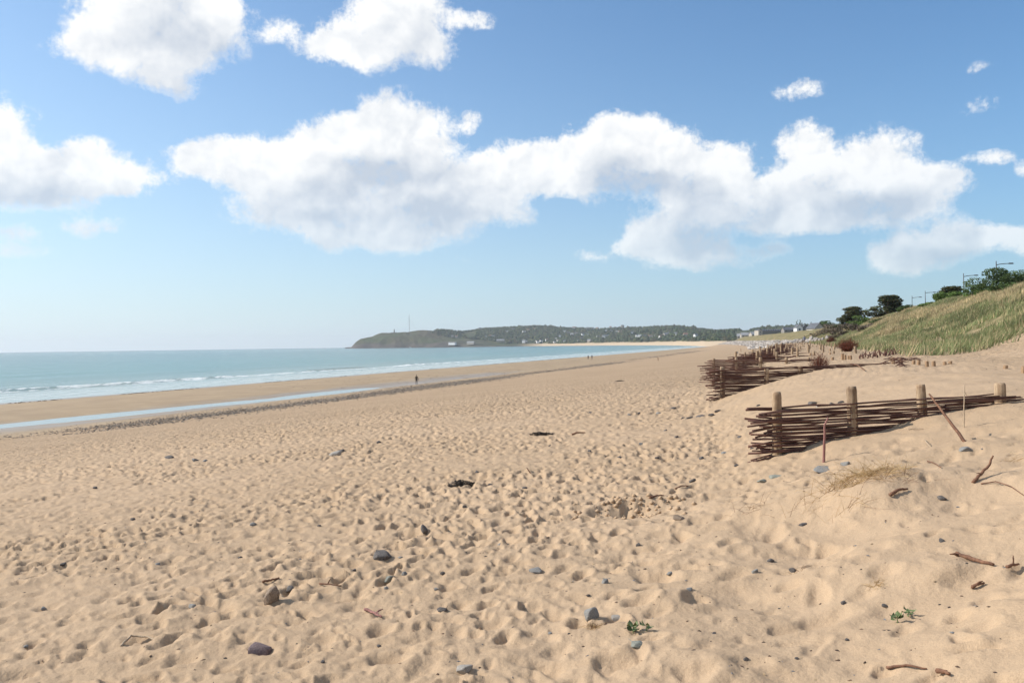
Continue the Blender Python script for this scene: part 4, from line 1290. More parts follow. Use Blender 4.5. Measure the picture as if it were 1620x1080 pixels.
# ================================================================== the grassy dune hill
M_TUFT = vcol_mat('marram_colour', 'tint', 0.9, 0.3)
def dune_grass():
    q = np.random.default_rng(41)
    n = 300000
    s = 30 + 320 * q.random(n) ** 1.7
    t = q.uniform(-24, -4.5, n)
    x, y = from_st(s, t)
    px = x / np.maximum(y, 1) * FPX + 810
    front = 3.0 * fbm(s / 28.0, t / 60.0 + 3.3, 2, 9)
    tp = tprime(s, t)
    veg = sstep(-6.0, -9.5, tp + front + 7 * fbm(s / 5, t / 4, 3, 95) + 16 * sstep(.12, .3, fbm(s / 6, t / 2.2, 2, 96)) * sstep(-15, -11, tp) + 3.2 * sstep(70, 45, s) * sstep(-14, -8, tp))
    clump = vnoise(s / 0.9, t / 0.8, 83) * 0.6 + vnoise(s / 3.0, t / 2.0, 84) * 0.4
    keep = (y > 34) & (px > 1230) & (px < 1800) & (veg + 0.05 + 0.10 * sstep(-3.5, -7.5, tp + 3 * vnoise(s / 3, t / 3, 85)) > q.random(n) * 0.95) & (clump > 0.34 + 0.22 * q.random(n))
    s, t, x, y, tp, front = s[keep], t[keep], x[keep], y[keep], tp[keep], front[keep]
    z = surface(x, y)
    n = len(x)
    dry = sstep(-0.02, 0.20, fbm(s / 9.0, t / 3.5, 3, 77) + 0.34 * np.exp(-((tp + front + 16.0) / 2.4) ** 2) - 0.06)
    shade = q.uniform(.7, 1.25, n) * (0.72 + 0.75 * vnoise(s / 1.6, t / 1.1, 79))
    V = np.empty((n, 4, 3, 3)); T = np.empty((n, 4, 3, 4))
    for k in range(4):
        a = q.uniform(0, 2 * math.pi, n)
        h = q.uniform(.18, .50, n) * (1 + 0.35 * dry)
        w = (0.013 + 0.00026 * y) * q.uniform(.7, 1.3, n)
        ox, oy = q.normal(0, .10, n), q.normal(0, .10, n)
        lx = q.normal(0.45, .40, n) * h; ly = q.normal(0.05, .40, n) * h
        ca, sa = np.cos(a), np.sin(a)
        V[:, k, 0] = np.stack([x + ox - ca * w, y + oy - sa * w, z - .05], -1)
        V[:, k, 1] = np.stack([x + ox + ca * w, y + oy + sa * w, z - .05], -1)
        V[:, k, 2] = np.stack([x + ox + lx, y + oy + ly, z + h], -1)
        isdry = (q.random(n) < 0.24 + 0.62 * dry)[:, None]
        g = np.where(q.random(n)[:, None] < .5, np.array([[0.160, 0.190, 0.080]]), np.array([[0.205, 0.225, 0.105]]))
        d = np.where(q.random(n)[:, None] < .5, np.array([[0.46, 0.36, 0.215]]), np.array([[0.38, 0.305, 0.170]]))
        c = np.where(isdry, d, g) * shade[:, None]
        for m in range(3):
            T[:, k, m, :3] = c
    T[..., 3] = 1
    me = np_mesh('dune_grass', V.reshape(-1, 3), np.arange(n * 12).reshape(-1, 3), False)
    set_attr(me, 'tint', T.reshape(-1, 4))
    link('dune_grass', me, M_TUFT, None, 'stuff', 'green and straw-coloured marram grass covering the dune hill', 'grass')
dune_grass()

# ------------------------------------------------------------------ trees and shrubs
M_LEAF = vcol_mat('foliage_colour', 'tint', 0.75, 0.2, 0.25)
M_BARK = rough_mat('bark', (0.13, 0.095, 0.065), (0.06, 0.045, 0.035), 12.0, 0.9, 0.01)

def leaf_mesh(name, clumps, n, size, cols, seed, flat=0.5):
    """leaf-sized faces on and in ellipsoid clumps (centre, radii)"""
    q = np.random.default_rng(seed)
    vol = np.array([c[1][0] * c[1][1] * c[1][2] for c in clumps]) ** 0.67
    which = q.choice(len(clumps), n, p=vol / vol.sum())
    cen = np.array([c[0] for c in clumps])[which]; rad = np.array([c[1] for c in clumps])[which]
    u = q.normal(0, 1, (n, 3)); u /= np.linalg.norm(u, axis=1)[:, None]
    r = q.uniform(.55, 1.05, n) ** 0.6
    p = cen + u * rad * r[:, None]
    bright = q.uniform(.75, 1.25, len(clumps))[which]
    a = q.normal(0, 1, (n, 3)); a[:, 2] *= flat; a /= np.linalg.norm(a, axis=1)[:, None]
    b = np.cross(a, u + 0.3 * q.normal(0, 1, (n, 3))); b /= np.linalg.norm(b, axis=1)[:, None] + 1e-9
    sz = size * q.uniform(.6, 1.4, n)[:, None]
    V = np.stack([p - a * sz, p + b * sz * .55, p + a * sz, p - b * sz * .55], 1).reshape(-1, 3)
    me = np_mesh(name, V, np.arange(n * 4).reshape(-1, 4), False)
    c = np.array(cols)[q.integers(0, len(cols), n)] * (bright * q.uniform(.8, 1.2, n))[:, None]
    set_attr(me, 'tint', np.repeat(np.concatenate([c, np.ones((n, 1))], 1), 4, 0))
    return me

CYP = [(0.034, 0.050, 0.020), (0.048, 0.062, 0.024), (0.075, 0.078, 0.028), (0.110, 0.085, 0.032)]
GRN = [(0.090, 0.150, 0.030), (0.110, 0.170, 0.040), (0.075, 0.125, 0.028), (0.135, 0.185, 0.050)]
DRK = [(0.045, 0.075, 0.022), (0.060, 0.095, 0.028), (0.080, 0.115, 0.034)]
BRN = [(0.175, 0.130, 0.100), (0.135, 0.105, 0.080), (0.205, 0.160, 0.115), (0.12, 0.115, 0.06)]

def at_ground(px, Y):
    x = at_px(px, Y)
    return Vector((x, Y, gz(x, Y)))

def plant(name, part, px, Y, w, h, label, cat, cols, seed, n=2600, group=None, layers=False, size=0.16, z0=None, depth=None):
    p = at_ground(px, Y)
    if z0 is not None: p.z = min(p.z, z0)
    q = random.Random(seed)
    root = empty(name, p, label, cat, group)
    tr = MB()
    tops = []
    if cat == 'tree':
        for k in range(3):
            a = k * 2.1 + q.uniform(-.4, .4)
            e = Vector((math.cos(a) * w * .22, math.sin(a) * w * .18, h * q.uniform(.55, .8)))
            tr.tube([(0, 0, -.3), (e.x * .15, e.y * .15, h * .18), tuple(e * .6), tuple(e)], [.05 * h, .045 * h, .028 * h, .01 * h], 7)
        tr.build('trunk', M_BARK, root, smooth=True)
    else:
        for k in range(7):
            a = k * .9
            tr.tube([(math.cos(a) * w * .06, math.sin(a) * w * .06, -.2), (math.cos(a) * w * .3, math.sin(a) * w * .25, h * .6)], [.025, .01], 5)
        tr.build('stem', M_BARK, root, smooth=True)
    cl = []
    dp = depth or w * .7
    if layers:
        nl = 6
        for k in range(nl):
            f = (k + .5) / nl
            width = w * .5 * (1 - 0.78 * f ** 1.5) * q.uniform(.85, 1.1)
            for m in range(6):
                a = q.uniform(0, 6.28); rr = width * q.uniform(.25, .95)
                cl.append(((math.cos(a) * rr + w * .07 * f, math.sin(a) * rr * dp / w, h * (.02 + .86 * f) + q.uniform(-.1, .1)), (w * q.uniform(.13, .22), w * q.uniform(.12, .18), h * q.uniform(.08, .13))))
    else:
        for m in range(16):
            a = q.uniform(0, 6.28); rr = q.random() ** .5
            x, y = math.cos(a) * rr * w * .40, math.sin(a) * rr * dp * .40
            zz = h * q.uniform(.05, .85) * (1 - .5 * rr * rr)
            cl.append(((x, y, zz), (w * q.uniform(.12, .22), w * q.uniform(.12, .2), h * q.uniform(.14, .26))))
    link(part, leaf_mesh(part, cl, n, size, cols, seed, 0.18 if layers else 0.5), M_LEAF, root)
    return root

plant('cypress_tree', 'crown', 1348, 205, 8.6, 5.8, 'dark windswept cypress at the far end of the dune crest', 'tree', CYP, 1, 8000, 'windswept trees on the dune crest', True, .20)
plant('cypress_tree', 'crown', 1404, 178, 8.2, 5.2, 'second dark cypress on the crest, right of the farther one', 'tree', CYP, 2, 8000, 'windswept trees on the dune crest', True, .20)
plant('pine_tree', 'crown', 1503, 126, 5.2, 3.3, 'flat-topped dark tree on the crest beside a street lamp', 'tree', CYP, 3, 5000, 'windswept trees on the dune crest', True, .14)
plant('shrub', 'foliage', 1362, 190, 6.0, 2.7, 'bright green rounded shrub between the two crest cypresses', 'shrub', GRN, 4, 2400, 'shrubs on the dune hill', size=.17)
plant('shrub', 'foliage', 1498, 112, 5.0, 2.2, 'bright green shrub on the crest below the flat-topped tree', 'shrub', GRN, 5, 3000, 'shrubs on the dune hill', size=.12)
plant('shrub', 'foliage', 1584, 90, 7.4, 3.1, 'large dark green bush on the crest near the right edge', 'shrub', DRK, 6, 6000, 'shrubs on the dune hill', size=.10)
plant('shrub', 'foliage', 1552, 95, 3.6, 1.5, 'lighter green bush at the left foot of the large dark bush', 'shrub', GRN, 7, 2200, 'shrubs on the dune hill', size=.10)
plant('shrub', 'foliage', 1617, 86, 4.4, 2.6, 'dark green bush cut by the right edge of the view', 'shrub', DRK, 8, 2600, 'shrubs on the dune hill', size=.10)
plant('shrub', 'foliage', 1478, 122, 4.0, 1.0, 'low green shrub on the crest under the two middle lamps', 'shrub', GRN, 9, 2000, 'shrubs on the dune hill', size=.12)
plant('shrub', 'foliage', 1436, 132, 4.0, 1.2, 'low green shrub on the slope below the white pickets', 'shrub', DRK, 10, 2000, 'shrubs on the dune hill', size=.12)
for i, (px, Y, w, h) in enumerate([(1455, 140, 4.5, .8), (1425, 150, 4.0, .8), (1390, 165, 4.0, .9), (1520, 106, 3.6, 1.0), (1600, 82, 4.5, .9), (1564, 92, 3.6, .9)]):
    plant('low_scrub', 'foliage', px, Y, w, h, ['low green scrub under the farthest lamp', 'low green scrub just left of the marker post', 'low green scrub under the second cypress', 'low green scrub left of the lighter green bush', 'low green scrub below the bush at the right edge', 'low green scrub under the large dark bush'][i], 'shrub', GRN if i % 2 else DRK, 60 + i, 1300, 'low scrub along the dune crest', size=.11)
brown = [(1300, 262, 7, 3.0), (1312, 240, 6, 3.0), (1322, 222, 6, 2.6), (1335, 200, 6, 2.2), (1355, 172, 6, 1.9), (1378, 152, 5, 1.5), (1330, 175, 5, 1.6)]
for i, (px, Y, w, h) in enumerate(brown):
    plant('bare_shrub', 'foliage', px, Y, w, h, ['brown leafless shrub at the left end of the thicket, next to the low house', 'second brown shrub from the left in the thicket', 'third brown shrub from the left in the thicket', 'brown shrub directly below the farthest cypress', 'brown shrub below the bright green rounded shrub', 'rightmost brown shrub of the thicket', 'low brown shrub at the seaward foot of the thicket'][i], 'shrub', BRN, 20 + i, 1500, 'brown thicket below the far cypress', size=.18)

# dead, reddish bushes in the sand
RED = [(0.23, 0.085, 0.055), (0.17, 0.065, 0.045), (0.27, 0.115, 0.07), (0.12, 0.05, 0.04)]
def dead_bush(px, py, wpx, hpx, n, label, seed, cols=RED, Y=None):
    p = hit(px, py) if Y is None else at_ground(px, Y)
    s = px_scale(p)
    w, h = wpx * s * .5, hpx * s
    q = random.Random(seed)
    bl = []
    for k in range(n):
        a = q.uniform(0, 6.28); sp = q.random() ** .6
        o = Vector((math.cos(a) * w * .25 * q.random(), math.sin(a) * w * .25 * q.random(), -.03))
        e = Vector((math.cos(a) * w * sp, math.sin(a) * w * sp * .7, h * q.uniform(.35, 1.0) * (1 - .45 * sp * sp)))
        m1 = o.lerp(e, .5) + Vector((q.uniform(-.1, .1) * w, q.uniform(-.1, .1) * w, h * .12))
        c = q.choice(cols)
        bl.append(([o, m1, e], max(.012, s * .55), c))
        for j in range(3):
            st = m1.lerp(e, q.random()); ee = st + Vector((q.uniform(-.35, .35) * w, q.uniform(-.3, .3) * w, q.uniform(0, .28) * h))
            bl.append(([st, st.lerp(ee, .5) + Vector((0, 0, .02)), ee], max(.008, s * .38), c))
    return ribbons('dead_bush', bl, label, 'bush', loc=p, group='dead reddish bushes in the dune sand')
dead_bush(1296, 590, 36, 30, 130, 'red twiggy dead bush growing through the second fence', 1, RED, 24.7)
dead_bush(1341, 556, 40, 22, 260, 'larger red-brown dead bush at the foot of the grassy dune', 2)
dead_bush(1315, 544, 18, 12, 160, 'small dark red bush beyond the larger red-brown one', 3)

# a row of brushwood stuck upright in the sand
def brush_row(p0, p1, n, hpx, label, seed):
    a = hit(*p0)
    q = random.Random(seed)
    root = empty('brushwood_row', a, label, 'brushwood')
    for k in range(n):
        u = k / (n - 1)
        p = hit(p0[0] + (p1[0] - p0[0]) * u + q.uniform(-1, 1), p0[1] + (p1[1] - p0[1]) * u + q.uniform(-1.5, 1.5))
        s = px_scale(p)
        h = hpx * s * q.uniform(.45, 1.1)
        b = MB(); b.tube([(0, 0, -.1), (q.uniform(-.06, .06), 0, h * .5), (q.uniform(-.15, .15), q.uniform(-.1, .1), h)], [.035, .03, .015], 5)
        o = b.build('stake', M_ROD, root); o.location = p - a
brush_row((1360, 567), (1420, 561), 26, 11, 'spiky row of reddish brushwood at the foot of the grassy dune', 3)
def brush_heap(px, py, wpx, label, seed):
    p = hit(px, py); s = px_scale(p); q = random.Random(seed)
    root = empty('brushwood_heap', p, label, 'brushwood')
    for k in range(26):
        a = q.uniform(-.35, .35); L = wpx * s * q.uniform(.2, .5)
        x, y = q.uniform(-.5, .5) * wpx * s, q.uniform(-.5, .5)
        z = gz(p.x + x, p.y + y) - p.z + q.uniform(.0, .22)
        b = MB(); d = Vector((math.cos(a), math.sin(a), q.uniform(-.08, .12))) * L * .5
        b.tube([Vector((x, y, z)) - d, Vector((x, y, z + .03)), Vector((x, y, z)) + d], [.012, .014, .008], 5)
        b.build('branch', M_ROD, root)
brush_heap(1428, 580, 42, 'flattened heap of brushwood among the line of stumps', 5)

# ------------------------------------------------------------------ street lamps, pickets on the crest
M_LAMP = rough_mat('lamp_metal', (0.10, 0.105, 0.11), (0.06, 0.065, 0.07), 4.0, 0.5)
lamps = [(1578, 93, 'street lamp rising from the large dark bush near the right edge'), (1526, 110, 'street lamp on the crest just left of the large dark bush'),
         (1465, 149, 'street lamp on the crest, right one of the far pair'), (1444, 166, 'street lamp on the crest, farthest and leftmost of all')]
for px, Y, lab in lamps:
    p = at_ground(px, Y)
    H = 10.3 - p.z
    root = empty('street_lamp', p, lab, 'street lamp', 'street lamps along the road behind the dune')
    b = MB(); b.tube([(0, 0, -.4), (0, 0, H * .5), (0, 0, H)], [.075, .06, .045], 8); b.build('pole', M_LAMP, root, smooth=True)
    b = MB(); b.tube([(0, 0, H - .45), (.5, .02, H - .34), (1.15, .04, H - .30), (1.5, .05, H - .29)], [.045, .045, .04, .04], 6); b.build('arm', M_LAMP, root, smooth=True)
    b = MB(); b.tube([(1.35, .05, H - .30), (1.5, .05, H - .28), (1.85, .06, H - .28), (2.0, .06, H - .30)], [.04, .08, .085, .04], 8); b.build('lamp_head', M_LAMP, root, smooth=True)
M_WHITEP = rough_mat('white_paint', (0.72, 0.70, 0.66), (0.60, 0.57, 0.52), 5.0, 0.7)
r0 = at_ground(1407, 160)
pk = empty('picket_fence', r0, 'short row of white pickets on the crest right of the second cypress', 'fence')
for k in range(8):
    p = at_ground(1407 + k * 4.2, 160 - k * 1.5)
    b = MB(); b.box((-.06, -.03, -.2), (.06, .03, 1.0 + 0.1 * (k % 2)))
    o = b.build('picket', M_WHITEP, pk); o.location = p - r0
p = at_ground(1438, 150)
b = MB(); b.box((-.09, -.06, -.3), (.09, .06, 1.5)); b.box((-.22, -.05, 1.5), (.22, .05, 1.75))
o = b.build('marker_post', M_STUMP, label='small dark marker post on the crest beside the pickets', cat='post'); o.location = p

# ------------------------------------------------------------------ boulders protecting the far dune foot
def icos(seed, sub=1):
    q = random.Random(seed)
    bm = bmesh.new(); bmesh.ops.create_icosphere(bm, subdivisions=sub, radius=1.0)
    for v in bm.verts: v.co *= q.uniform(.72, 1.12)
    me = bpy.data.meshes.new('boulder'); bm.to_mesh(me); bm.free()
    return me
M_BOULD = rough_mat('pale_boulder', (0.38, 0.34, 0.30), (0.25, 0.22, 0.20), 1.4, 0.9, 0.03)
bold = [icos(k) for k in range(6)]
for me in bold: me.materials.append(M_BOULD)
def rocks():
    q = np.random.default_rng(77)
    for k in range(46):
        s, tq = q.uniform(198, 262), q.uniform(-9.0, -2.5)
        x, y = from_st(s, tq + sb(s)); r = q.uniform(.38, .75)
        o = bpy.data.objects.new('boulder', bold[k % 6]); C.objects.link(o)
        o.location = (x, y, gz(x, y) + r * .35 + 0.55 * q.random())
        o.scale = (r * q.uniform(.8, 1.3), r * q.uniform(.8, 1.2), r * q.uniform(.6, .9)); o.rotation_euler = (q.uniform(0, 6), q.uniform(0, 6), q.uniform(0, 6))
        tag(o, 'pale boulder in the rock pile at the end of the fence rows', 'boulder', 'boulders at the end of the fence rows')
    n = 6000
    s = 235 + 800 * q.random(n) ** 1.3
    tq = q.uniform(-8.5, 9.0, n)
    x, y = from_st(s, tq + sb(s))
    r = q.uniform(.28, .68, n)
    scatter_stones('rock_armour', np.stack([x, y, surface(x, y) + 0.25 * r], -1), r * 1.15, [(0.47, 0.415, 0.36), (0.38, 0.335, 0.29), (0.56, 0.50, 0.44), (0.26, 0.225, 0.195)], 'long bank of pale boulders along the far dune foot', 'rocks', 0.8)
rocks()

# ------------------------------------------------------------------ buildings
M_WALL = rough_mat('cream_render', (0.46, 0.41, 0.34), (0.38, 0.34, 0.29), 0.6, 0.9)
M_WALLW = rough_mat('white_render', (0.78, 0.77, 0.75), (0.70, 0.68, 0.66), 0.6, 0.9)
M_WALLG = rough_mat('grey_stone_wall', (0.26, 0.24, 0.215), (0.19, 0.175, 0.16), 1.2, 0.9)
M_SLATER = rough_mat('slate_roof', (0.125, 0.130, 0.145), (0.085, 0.09, 0.10), 1.0, 0.7)
M_GREYR = rough_mat('pale_grey_roof', (0.34, 0.34, 0.34), (0.26, 0.26, 0.265), 1.0, 0.8)
M_REDR = rough_mat('brown_tile_roof', (0.27, 0.155, 0.115), (0.19, 0.11, 0.085), 1.0, 0.85)
mg, Ng, bg_ = new_mat('window_glass')
bg_.inputs['Base Color'].default_value = (0.03, 0.035, 0.045, 1); bg_.inputs['Roughness'].default_value = 0.15
Ng.put(bg_.inputs['Base Color'], Ng.mix(Ng.noise(Ng.n('ShaderNodeTexCoord').outputs['Object'], 0.7), (0.025, 0.03, 0.04, 1), (0.05, 0.055, 0.065, 1)))
M_GLASS = mg

def house(px, Y, w, d, h, roof_h, label, wall=None, roof=None, axis='x', rz=0.0, wins=None, group=None, name='house', chimney=False, p=None, cat='house', detail=True):
    """gabled house, its front towards the camera; wins = list of (u, v, width, height) on the front wall"""
    if p is None: p = at_ground(px, Y)
    root = empty(name, p, label, cat, group, rz)
    b = MB()
    b.box((-w / 2, -d / 2, -2.0), (w / 2, d / 2, h))
    e = 0.35 if detail else 0.2
    # the gable triangles belong to the wall
    if axis == 'x':
        for x in (-w / 2 + .01, w / 2 - .01):
            b.add([(x, -d / 2, h), (x, d / 2, h), (x, 0, h + roof_h - .06)], [(0, 1, 2)])
    else:
        for y in (-d / 2 + .01, d / 2 - .01):
            b.add([(-w / 2, y, h), (w / 2, y, h), (0, y, h + roof_h - .06)], [(0, 1, 2)])
    b.build('wall', wall or M_WALL, root)
    r = MB()
    th = .22
    if axis == 'x':
        for sgn in (-1, 1):
            y0, y1 = sgn * (d / 2 + e), 0.0
            dz = roof_h * e / (d / 2)
            r.add([(-w / 2 - e, y0, h - dz), (w / 2 + e, y0, h - dz), (w / 2 + e, y1, h + roof_h), (-w / 2 - e, y1, h + roof_h),
                   (-w / 2 - e, y0, h - dz + th), (w / 2 + e, y0, h - dz + th), (w / 2 + e, y1, h + roof_h + th), (-w / 2 - e, y1, h + roof_h + th)],
                  [(0, 1, 2, 3), (4, 5, 6, 7), (0, 1, 5, 4), (1, 2, 6, 5), (3, 0, 4, 7)])
    else:
        for sgn in (-1, 1):
            x0, x1 = sgn * (w / 2 + e), 0.0
            dz = roof_h * e / (w / 2)
            r.add([(x0, -d / 2 - e, h - dz), (x0, d / 2 + e, h - dz), (x1, d / 2 + e, h + roof_h), (x1, -d / 2 - e, h + roof_h),
                   (x0, -d / 2 - e, h - dz + th), (x0, d / 2 + e, h - dz + th), (x1, d / 2 + e, h + roof_h + th), (x1, -d / 2 - e, h + roof_h + th)],
                  [(0, 1, 2, 3), (4, 5, 6, 7), (0, 1, 5, 4), (1, 2, 6, 5), (3, 0, 4, 7)])
    ro = r.build('roof', roof or M_SLATER, root)
    if chimney:
        c = MB(); c.box((-w * .36 - .5, -.5, h + roof_h * .3), (-w * .36 + .5, .5, h + roof_h + 1.1)); c.build('chimney', wall or M_WALL, ro)
    for (u, v, ww, hh) in (wins or []):
        g = MB(); g.box((u - ww / 2, -d / 2 - .04, v), (u + ww / 2, -d / 2 + .02, v + hh))
        wo = g.build('window', M_GLASS, root)
        f = MB(); f.box((u - ww / 2 - .12, -d / 2 - .12, v - .16), (u + ww / 2 + .12, -d / 2 - .045, v)); f.build('sill', M_WALLW, wo)
    return root
grid = [(-12.6 + 2.8 * i, .9 + 2.6 * j, 1.3, 1.5) for i in range(10) for j in range(3)]
house(1219, 960, 29.5, 12, 6.6, 1.6, 'long three-storey apartment block above the far boulders', M_WALLG, M_SLATER, 'x', R(4), grid, None, 'apartment_block', False, cat='building')
house(1200, 925, 4.6, 12.6, 7.0, 1.0, 'narrow cream end wing at the left end of the apartment block', M_WALL, M_SLATER, 'y', R(4), [(0, 1.2, 1.0, 1.4), (0, 4.2, 1.0, 1.4)])
house(1248, 820, 12, 10, 5.6, 2.8, 'dark-roofed building between the apartment block and the white house', M_WALLG, M_SLATER, 'x', 0, [(-4, 1, 1.2, 1.5), (-1, 1, 1.2, 1.5), (2, 1, 1.2, 1.5), (5, 1, 1.2, 1.5), (-4, 3.8, 1.2, 1.4), (2, 3.8, 1.2, 1.4)], None, 'building', True, cat='building')
house(1263, 650, 4.8, 7, 5.4, 2.4, 'tall white gabled house with dark windows above the boulders', M_WALLW, M_SLATER, 'y', 0, [(0, .6, 1.8, 1.9), (0, 3.0, 1.5, 1.6)])
house(1274, 655, 6.6, 8, 4.0, 4.0, 'grey slate-roofed house right of the white gabled one', M_WALLG, M_SLATER, 'y', R(-12), [(-1.4, .8, 1.1, 1.4), (1.4, .8, 1.1, 1.4)], None, 'house', True)
house(1290, 520, 7.2, 8, 2.6, 3.2, 'low house with a broad sloping roof next to the brown thicket', M_WALL, M_SLATER, 'y', R(20), [(-1.5, .6, 1.2, 1.3), (1.5, .6, 1.2, 1.3)])
for i, (px, Y, w, lab, rf) in enumerate([(1171, 1080, 8, 'leftmost of the small pale-roofed houses left of the apartment block', M_GREYR), (1178, 1040, 9, 'second small pale-roofed house left of the apartment block', M_GREYR),
                                         (1186, 1060, 8, 'third small pale-roofed house left of the apartment block', M_SLATER), (1192, 1010, 8, 'small house touching the left end of the apartment block', M_GREYR)]):
    house(px, Y, w, 8, 2.8, 3.2, lab, M_WALL, rf, 'x', R(-15 + 9 * i), [(-2, .7, 1.1, 1.3), (1.6, .7, 1.1, 1.3)])

for i, (px, Y, w, h, lab) in enumerate([(1232, 985, 30, 9.5, 'broad dark tree behind the right half of the apartment block'), (1252, 940, 26, 9.5, 'broad dark tree behind the dark-roofed building'), (1243, 860, 8, 5.0, 'green tree in front of the gap beside the dark-roofed building'),
                                       (1284, 800, 22, 11, 'dark tree behind the grey slate-roofed house'), (1297, 640, 16, 10, 'dark tree behind the low house with the broad roof'), (1308, 560, 14, 9.5, 'dark tree standing over the left end of the brown thicket')]):
    plant('broad_tree', 'crown', px, Y, w, h, lab, 'tree', DRK, 80 + i, 1500, 'dark trees behind the far houses', size=.75)

def spire(px, Y, w, h, label, seed):
    p = at_ground(px, Y); root = empty('conifer_tree', p, label, 'tree', 'pointed conifers behind the white house')
    b = MB(); b.tube([(0, 0, -.5), (0, 0, h * .5), (0, 0, h * .95)], [.3, .18, .04], 6); b.build('trunk', M_BARK, root)
    q = random.Random(seed)
    cl = [((q.uniform(-.15, .15) * w, q.uniform(-.15, .15) * w, h * (.12 + .85 * k / 9)), (w * .5 * (1 - .85 * k / 9), w * .5 * (1 - .85 * k / 9), h * .08)) for k in range(10)]
    link('crown', leaf_mesh('crown', cl, 500, .45, DRK, seed), M_LEAF, root)
spire(1261.5, 720, 3.4, 12.5, 'pointed conifer behind the white house, left one of the tall pair', 1)
spire(1266, 720, 3.4, 13.0, 'pointed conifer behind the white house, right one of the tall pair', 2)
spire(1273, 740, 4.5, 11.0, 'lower pointed conifer right of the tall pair', 3)
spire(1283, 760, 4.0, 11.5, 'pointed conifer farthest right behind the slate-roofed house', 4)

# ------------------------------------------------------------------ woods and houses on the far headland
def far_rows():
    """rows of the far shore seen in each photo column"""
    def look(px, py):
        best = None
        for f in np.linspace(0.02, 1.0, 60):
            p = far_point(px, f)
            v = cam_rot.transposed() @ (p - Vector((0, 0, EYE)))
            row = 540 - FPX * v.y / -v.z
            if best is None or abs(row - py) < best[0]: best = (abs(row - py), p)
        return best[1]
    return look
look = far_rows()
def woods():
    q = np.random.default_rng(99)
    base = np.array([(1, 0, 0), (-1, 0, 0), (0, 1, 0), (0, -1, 0), (0, 0, 1), (.6, .5, .6), (-.6, .45, .65), (-.5, -.6, .6), (.55, -.55, .62), (.8, .0, .35), (-.8, -.1, .3)], dtype=float)
    from_faces = [(0, 2, 5), (2, 6, 5), (2, 1, 6), (1, 3, 7), (1, 7, 6), (3, 8, 7), (3, 0, 8), (0, 5, 8), (5, 6, 4), (6, 7, 4), (7, 8, 4), (8, 5, 4), (0, 9, 5), (1, 10, 6)]
    fb = np.array(from_faces)
    V, F, T = [], [], []
    cols = np.array([(0.040, 0.058, 0.026), (0.055, 0.072, 0.030), (0.034, 0.048, 0.026), (0.075, 0.085, 0.036), (0.065, 0.060, 0.034)])
    cnt = 0
    while cnt < 8500:
        px = q.uniform(655, 1330); f = q.uniform(.26, 1.04)
        d = fbm(np.array([px / 24.0]), np.array([f * 5.0]), 3, 12)[0]
        lim = (0.08 if px < 700 else -0.04) if px < 760 else (-0.20 if px < 1130 else -.05)
        if d < lim - 0.06 * (f > .8) or (px < 800 and f < .30): continue
        p = far_point(px, f)
        r = q.uniform(4.5, 9.5) * (0.75 if f > .9 else 1)
        if p.y < 2400: r *= .7
        hgt = r * q.uniform(.9, 1.45)
        jit = base * q.uniform(.7, 1.25, (11, 3)) * np.array([r, r, hgt])
        b = len(V)
        V.extend((jit + np.array([p.x, p.y, p.z - .5])).tolist()); F.extend((fb + b).tolist())
        c = cols[int(q.integers(5))] * q.uniform(.8, 1.25)
        T.extend([(*c, 1)] * 11)
        cnt += 1
    me = np_mesh('woodland', np.array(V), np.array(F), False)
    set_attr(me, 'tint', np.array(T))
    link('woodland', me, vcol_mat('woodland_colour', 'tint', 0.95), None, 'stuff', 'dark woodland covering the far headland', 'woods')
woods()

small = {}
def far_house(px, py, w, seed, label, group, wall, roof):
    p = look(px, py)
    q = random.Random(seed)
    key = (wall.name, roof.name)
    if key not in small:
        b = MB(); b.box((-.5, -.4, -.3), (.5, .4, .5))
        for x in (-.499, .499): b.add([(x, -.4, .5), (x, .4, .5), (x, 0, .88)], [(0, 1, 2)])
        wm = b.mesh('wall'); wm.materials.append(wall)
        r = MB()
        for sg in (-1, 1):
            r.add([(-.54, sg * .45, .46), (.54, sg * .45, .46), (.54, 0, .9), (-.54, 0, .9), (-.54, sg * .45, .5), (.54, sg * .45, .5), (.54, 0, .94), (-.54, 0, .94)], [(0, 1, 2, 3), (4, 5, 6, 7), (0, 1, 5, 4), (1, 2, 6, 5), (3, 0, 4, 7)])
        rm = r.mesh('roof'); rm.materials.append(roof)
        small[key] = (wm, rm)
    wm, rm = small[key]
    root = empty('house', p + Vector((0, -5, 2.5)), label, 'house', group, q.uniform(-.7, .7))
    for nm, me in (('wall', wm), ('roof', rm)):
        o = bpy.data.objects.new(nm, me); C.objects.link(o); o.parent = root
        o.scale = (w, min(w, 12), min(w, 11) * q.uniform(.7, .95))
hs = [(812, 523), (820, 522), (829, 527), (846, 522), (836, 524), (760, 522), (768, 534), (775, 533.5), (781, 534), (716, 533), (722, 534), (893, 527), (899, 529), (905, 531), (912, 530), (922, 531), (930, 532), (886, 533), (880, 538), (865, 539), (856, 541),
      (829, 542), (832, 541), (850, 543), (883, 540.5), (893, 542), (877, 542.5), (915, 541), (932, 541), (938, 522), (930, 521), (945, 521), (953, 522), (966, 519), (959, 525), (967, 525), (976, 527), (981, 527), (985, 518), (993, 520), (973, 522), (1000, 528),
      (1008, 533), (1012, 534), (1020, 535), (1028, 534.5), (1052, 532), (1056, 531), (1068, 530), (1072, 532), (1084, 533), (1031, 536), (1045, 535.5), (1037, 534), (1100, 533), (955, 536), (946, 535), (962, 535), (920, 538), (802, 527), (872, 530), (908, 521)]
hr = random.Random(6)
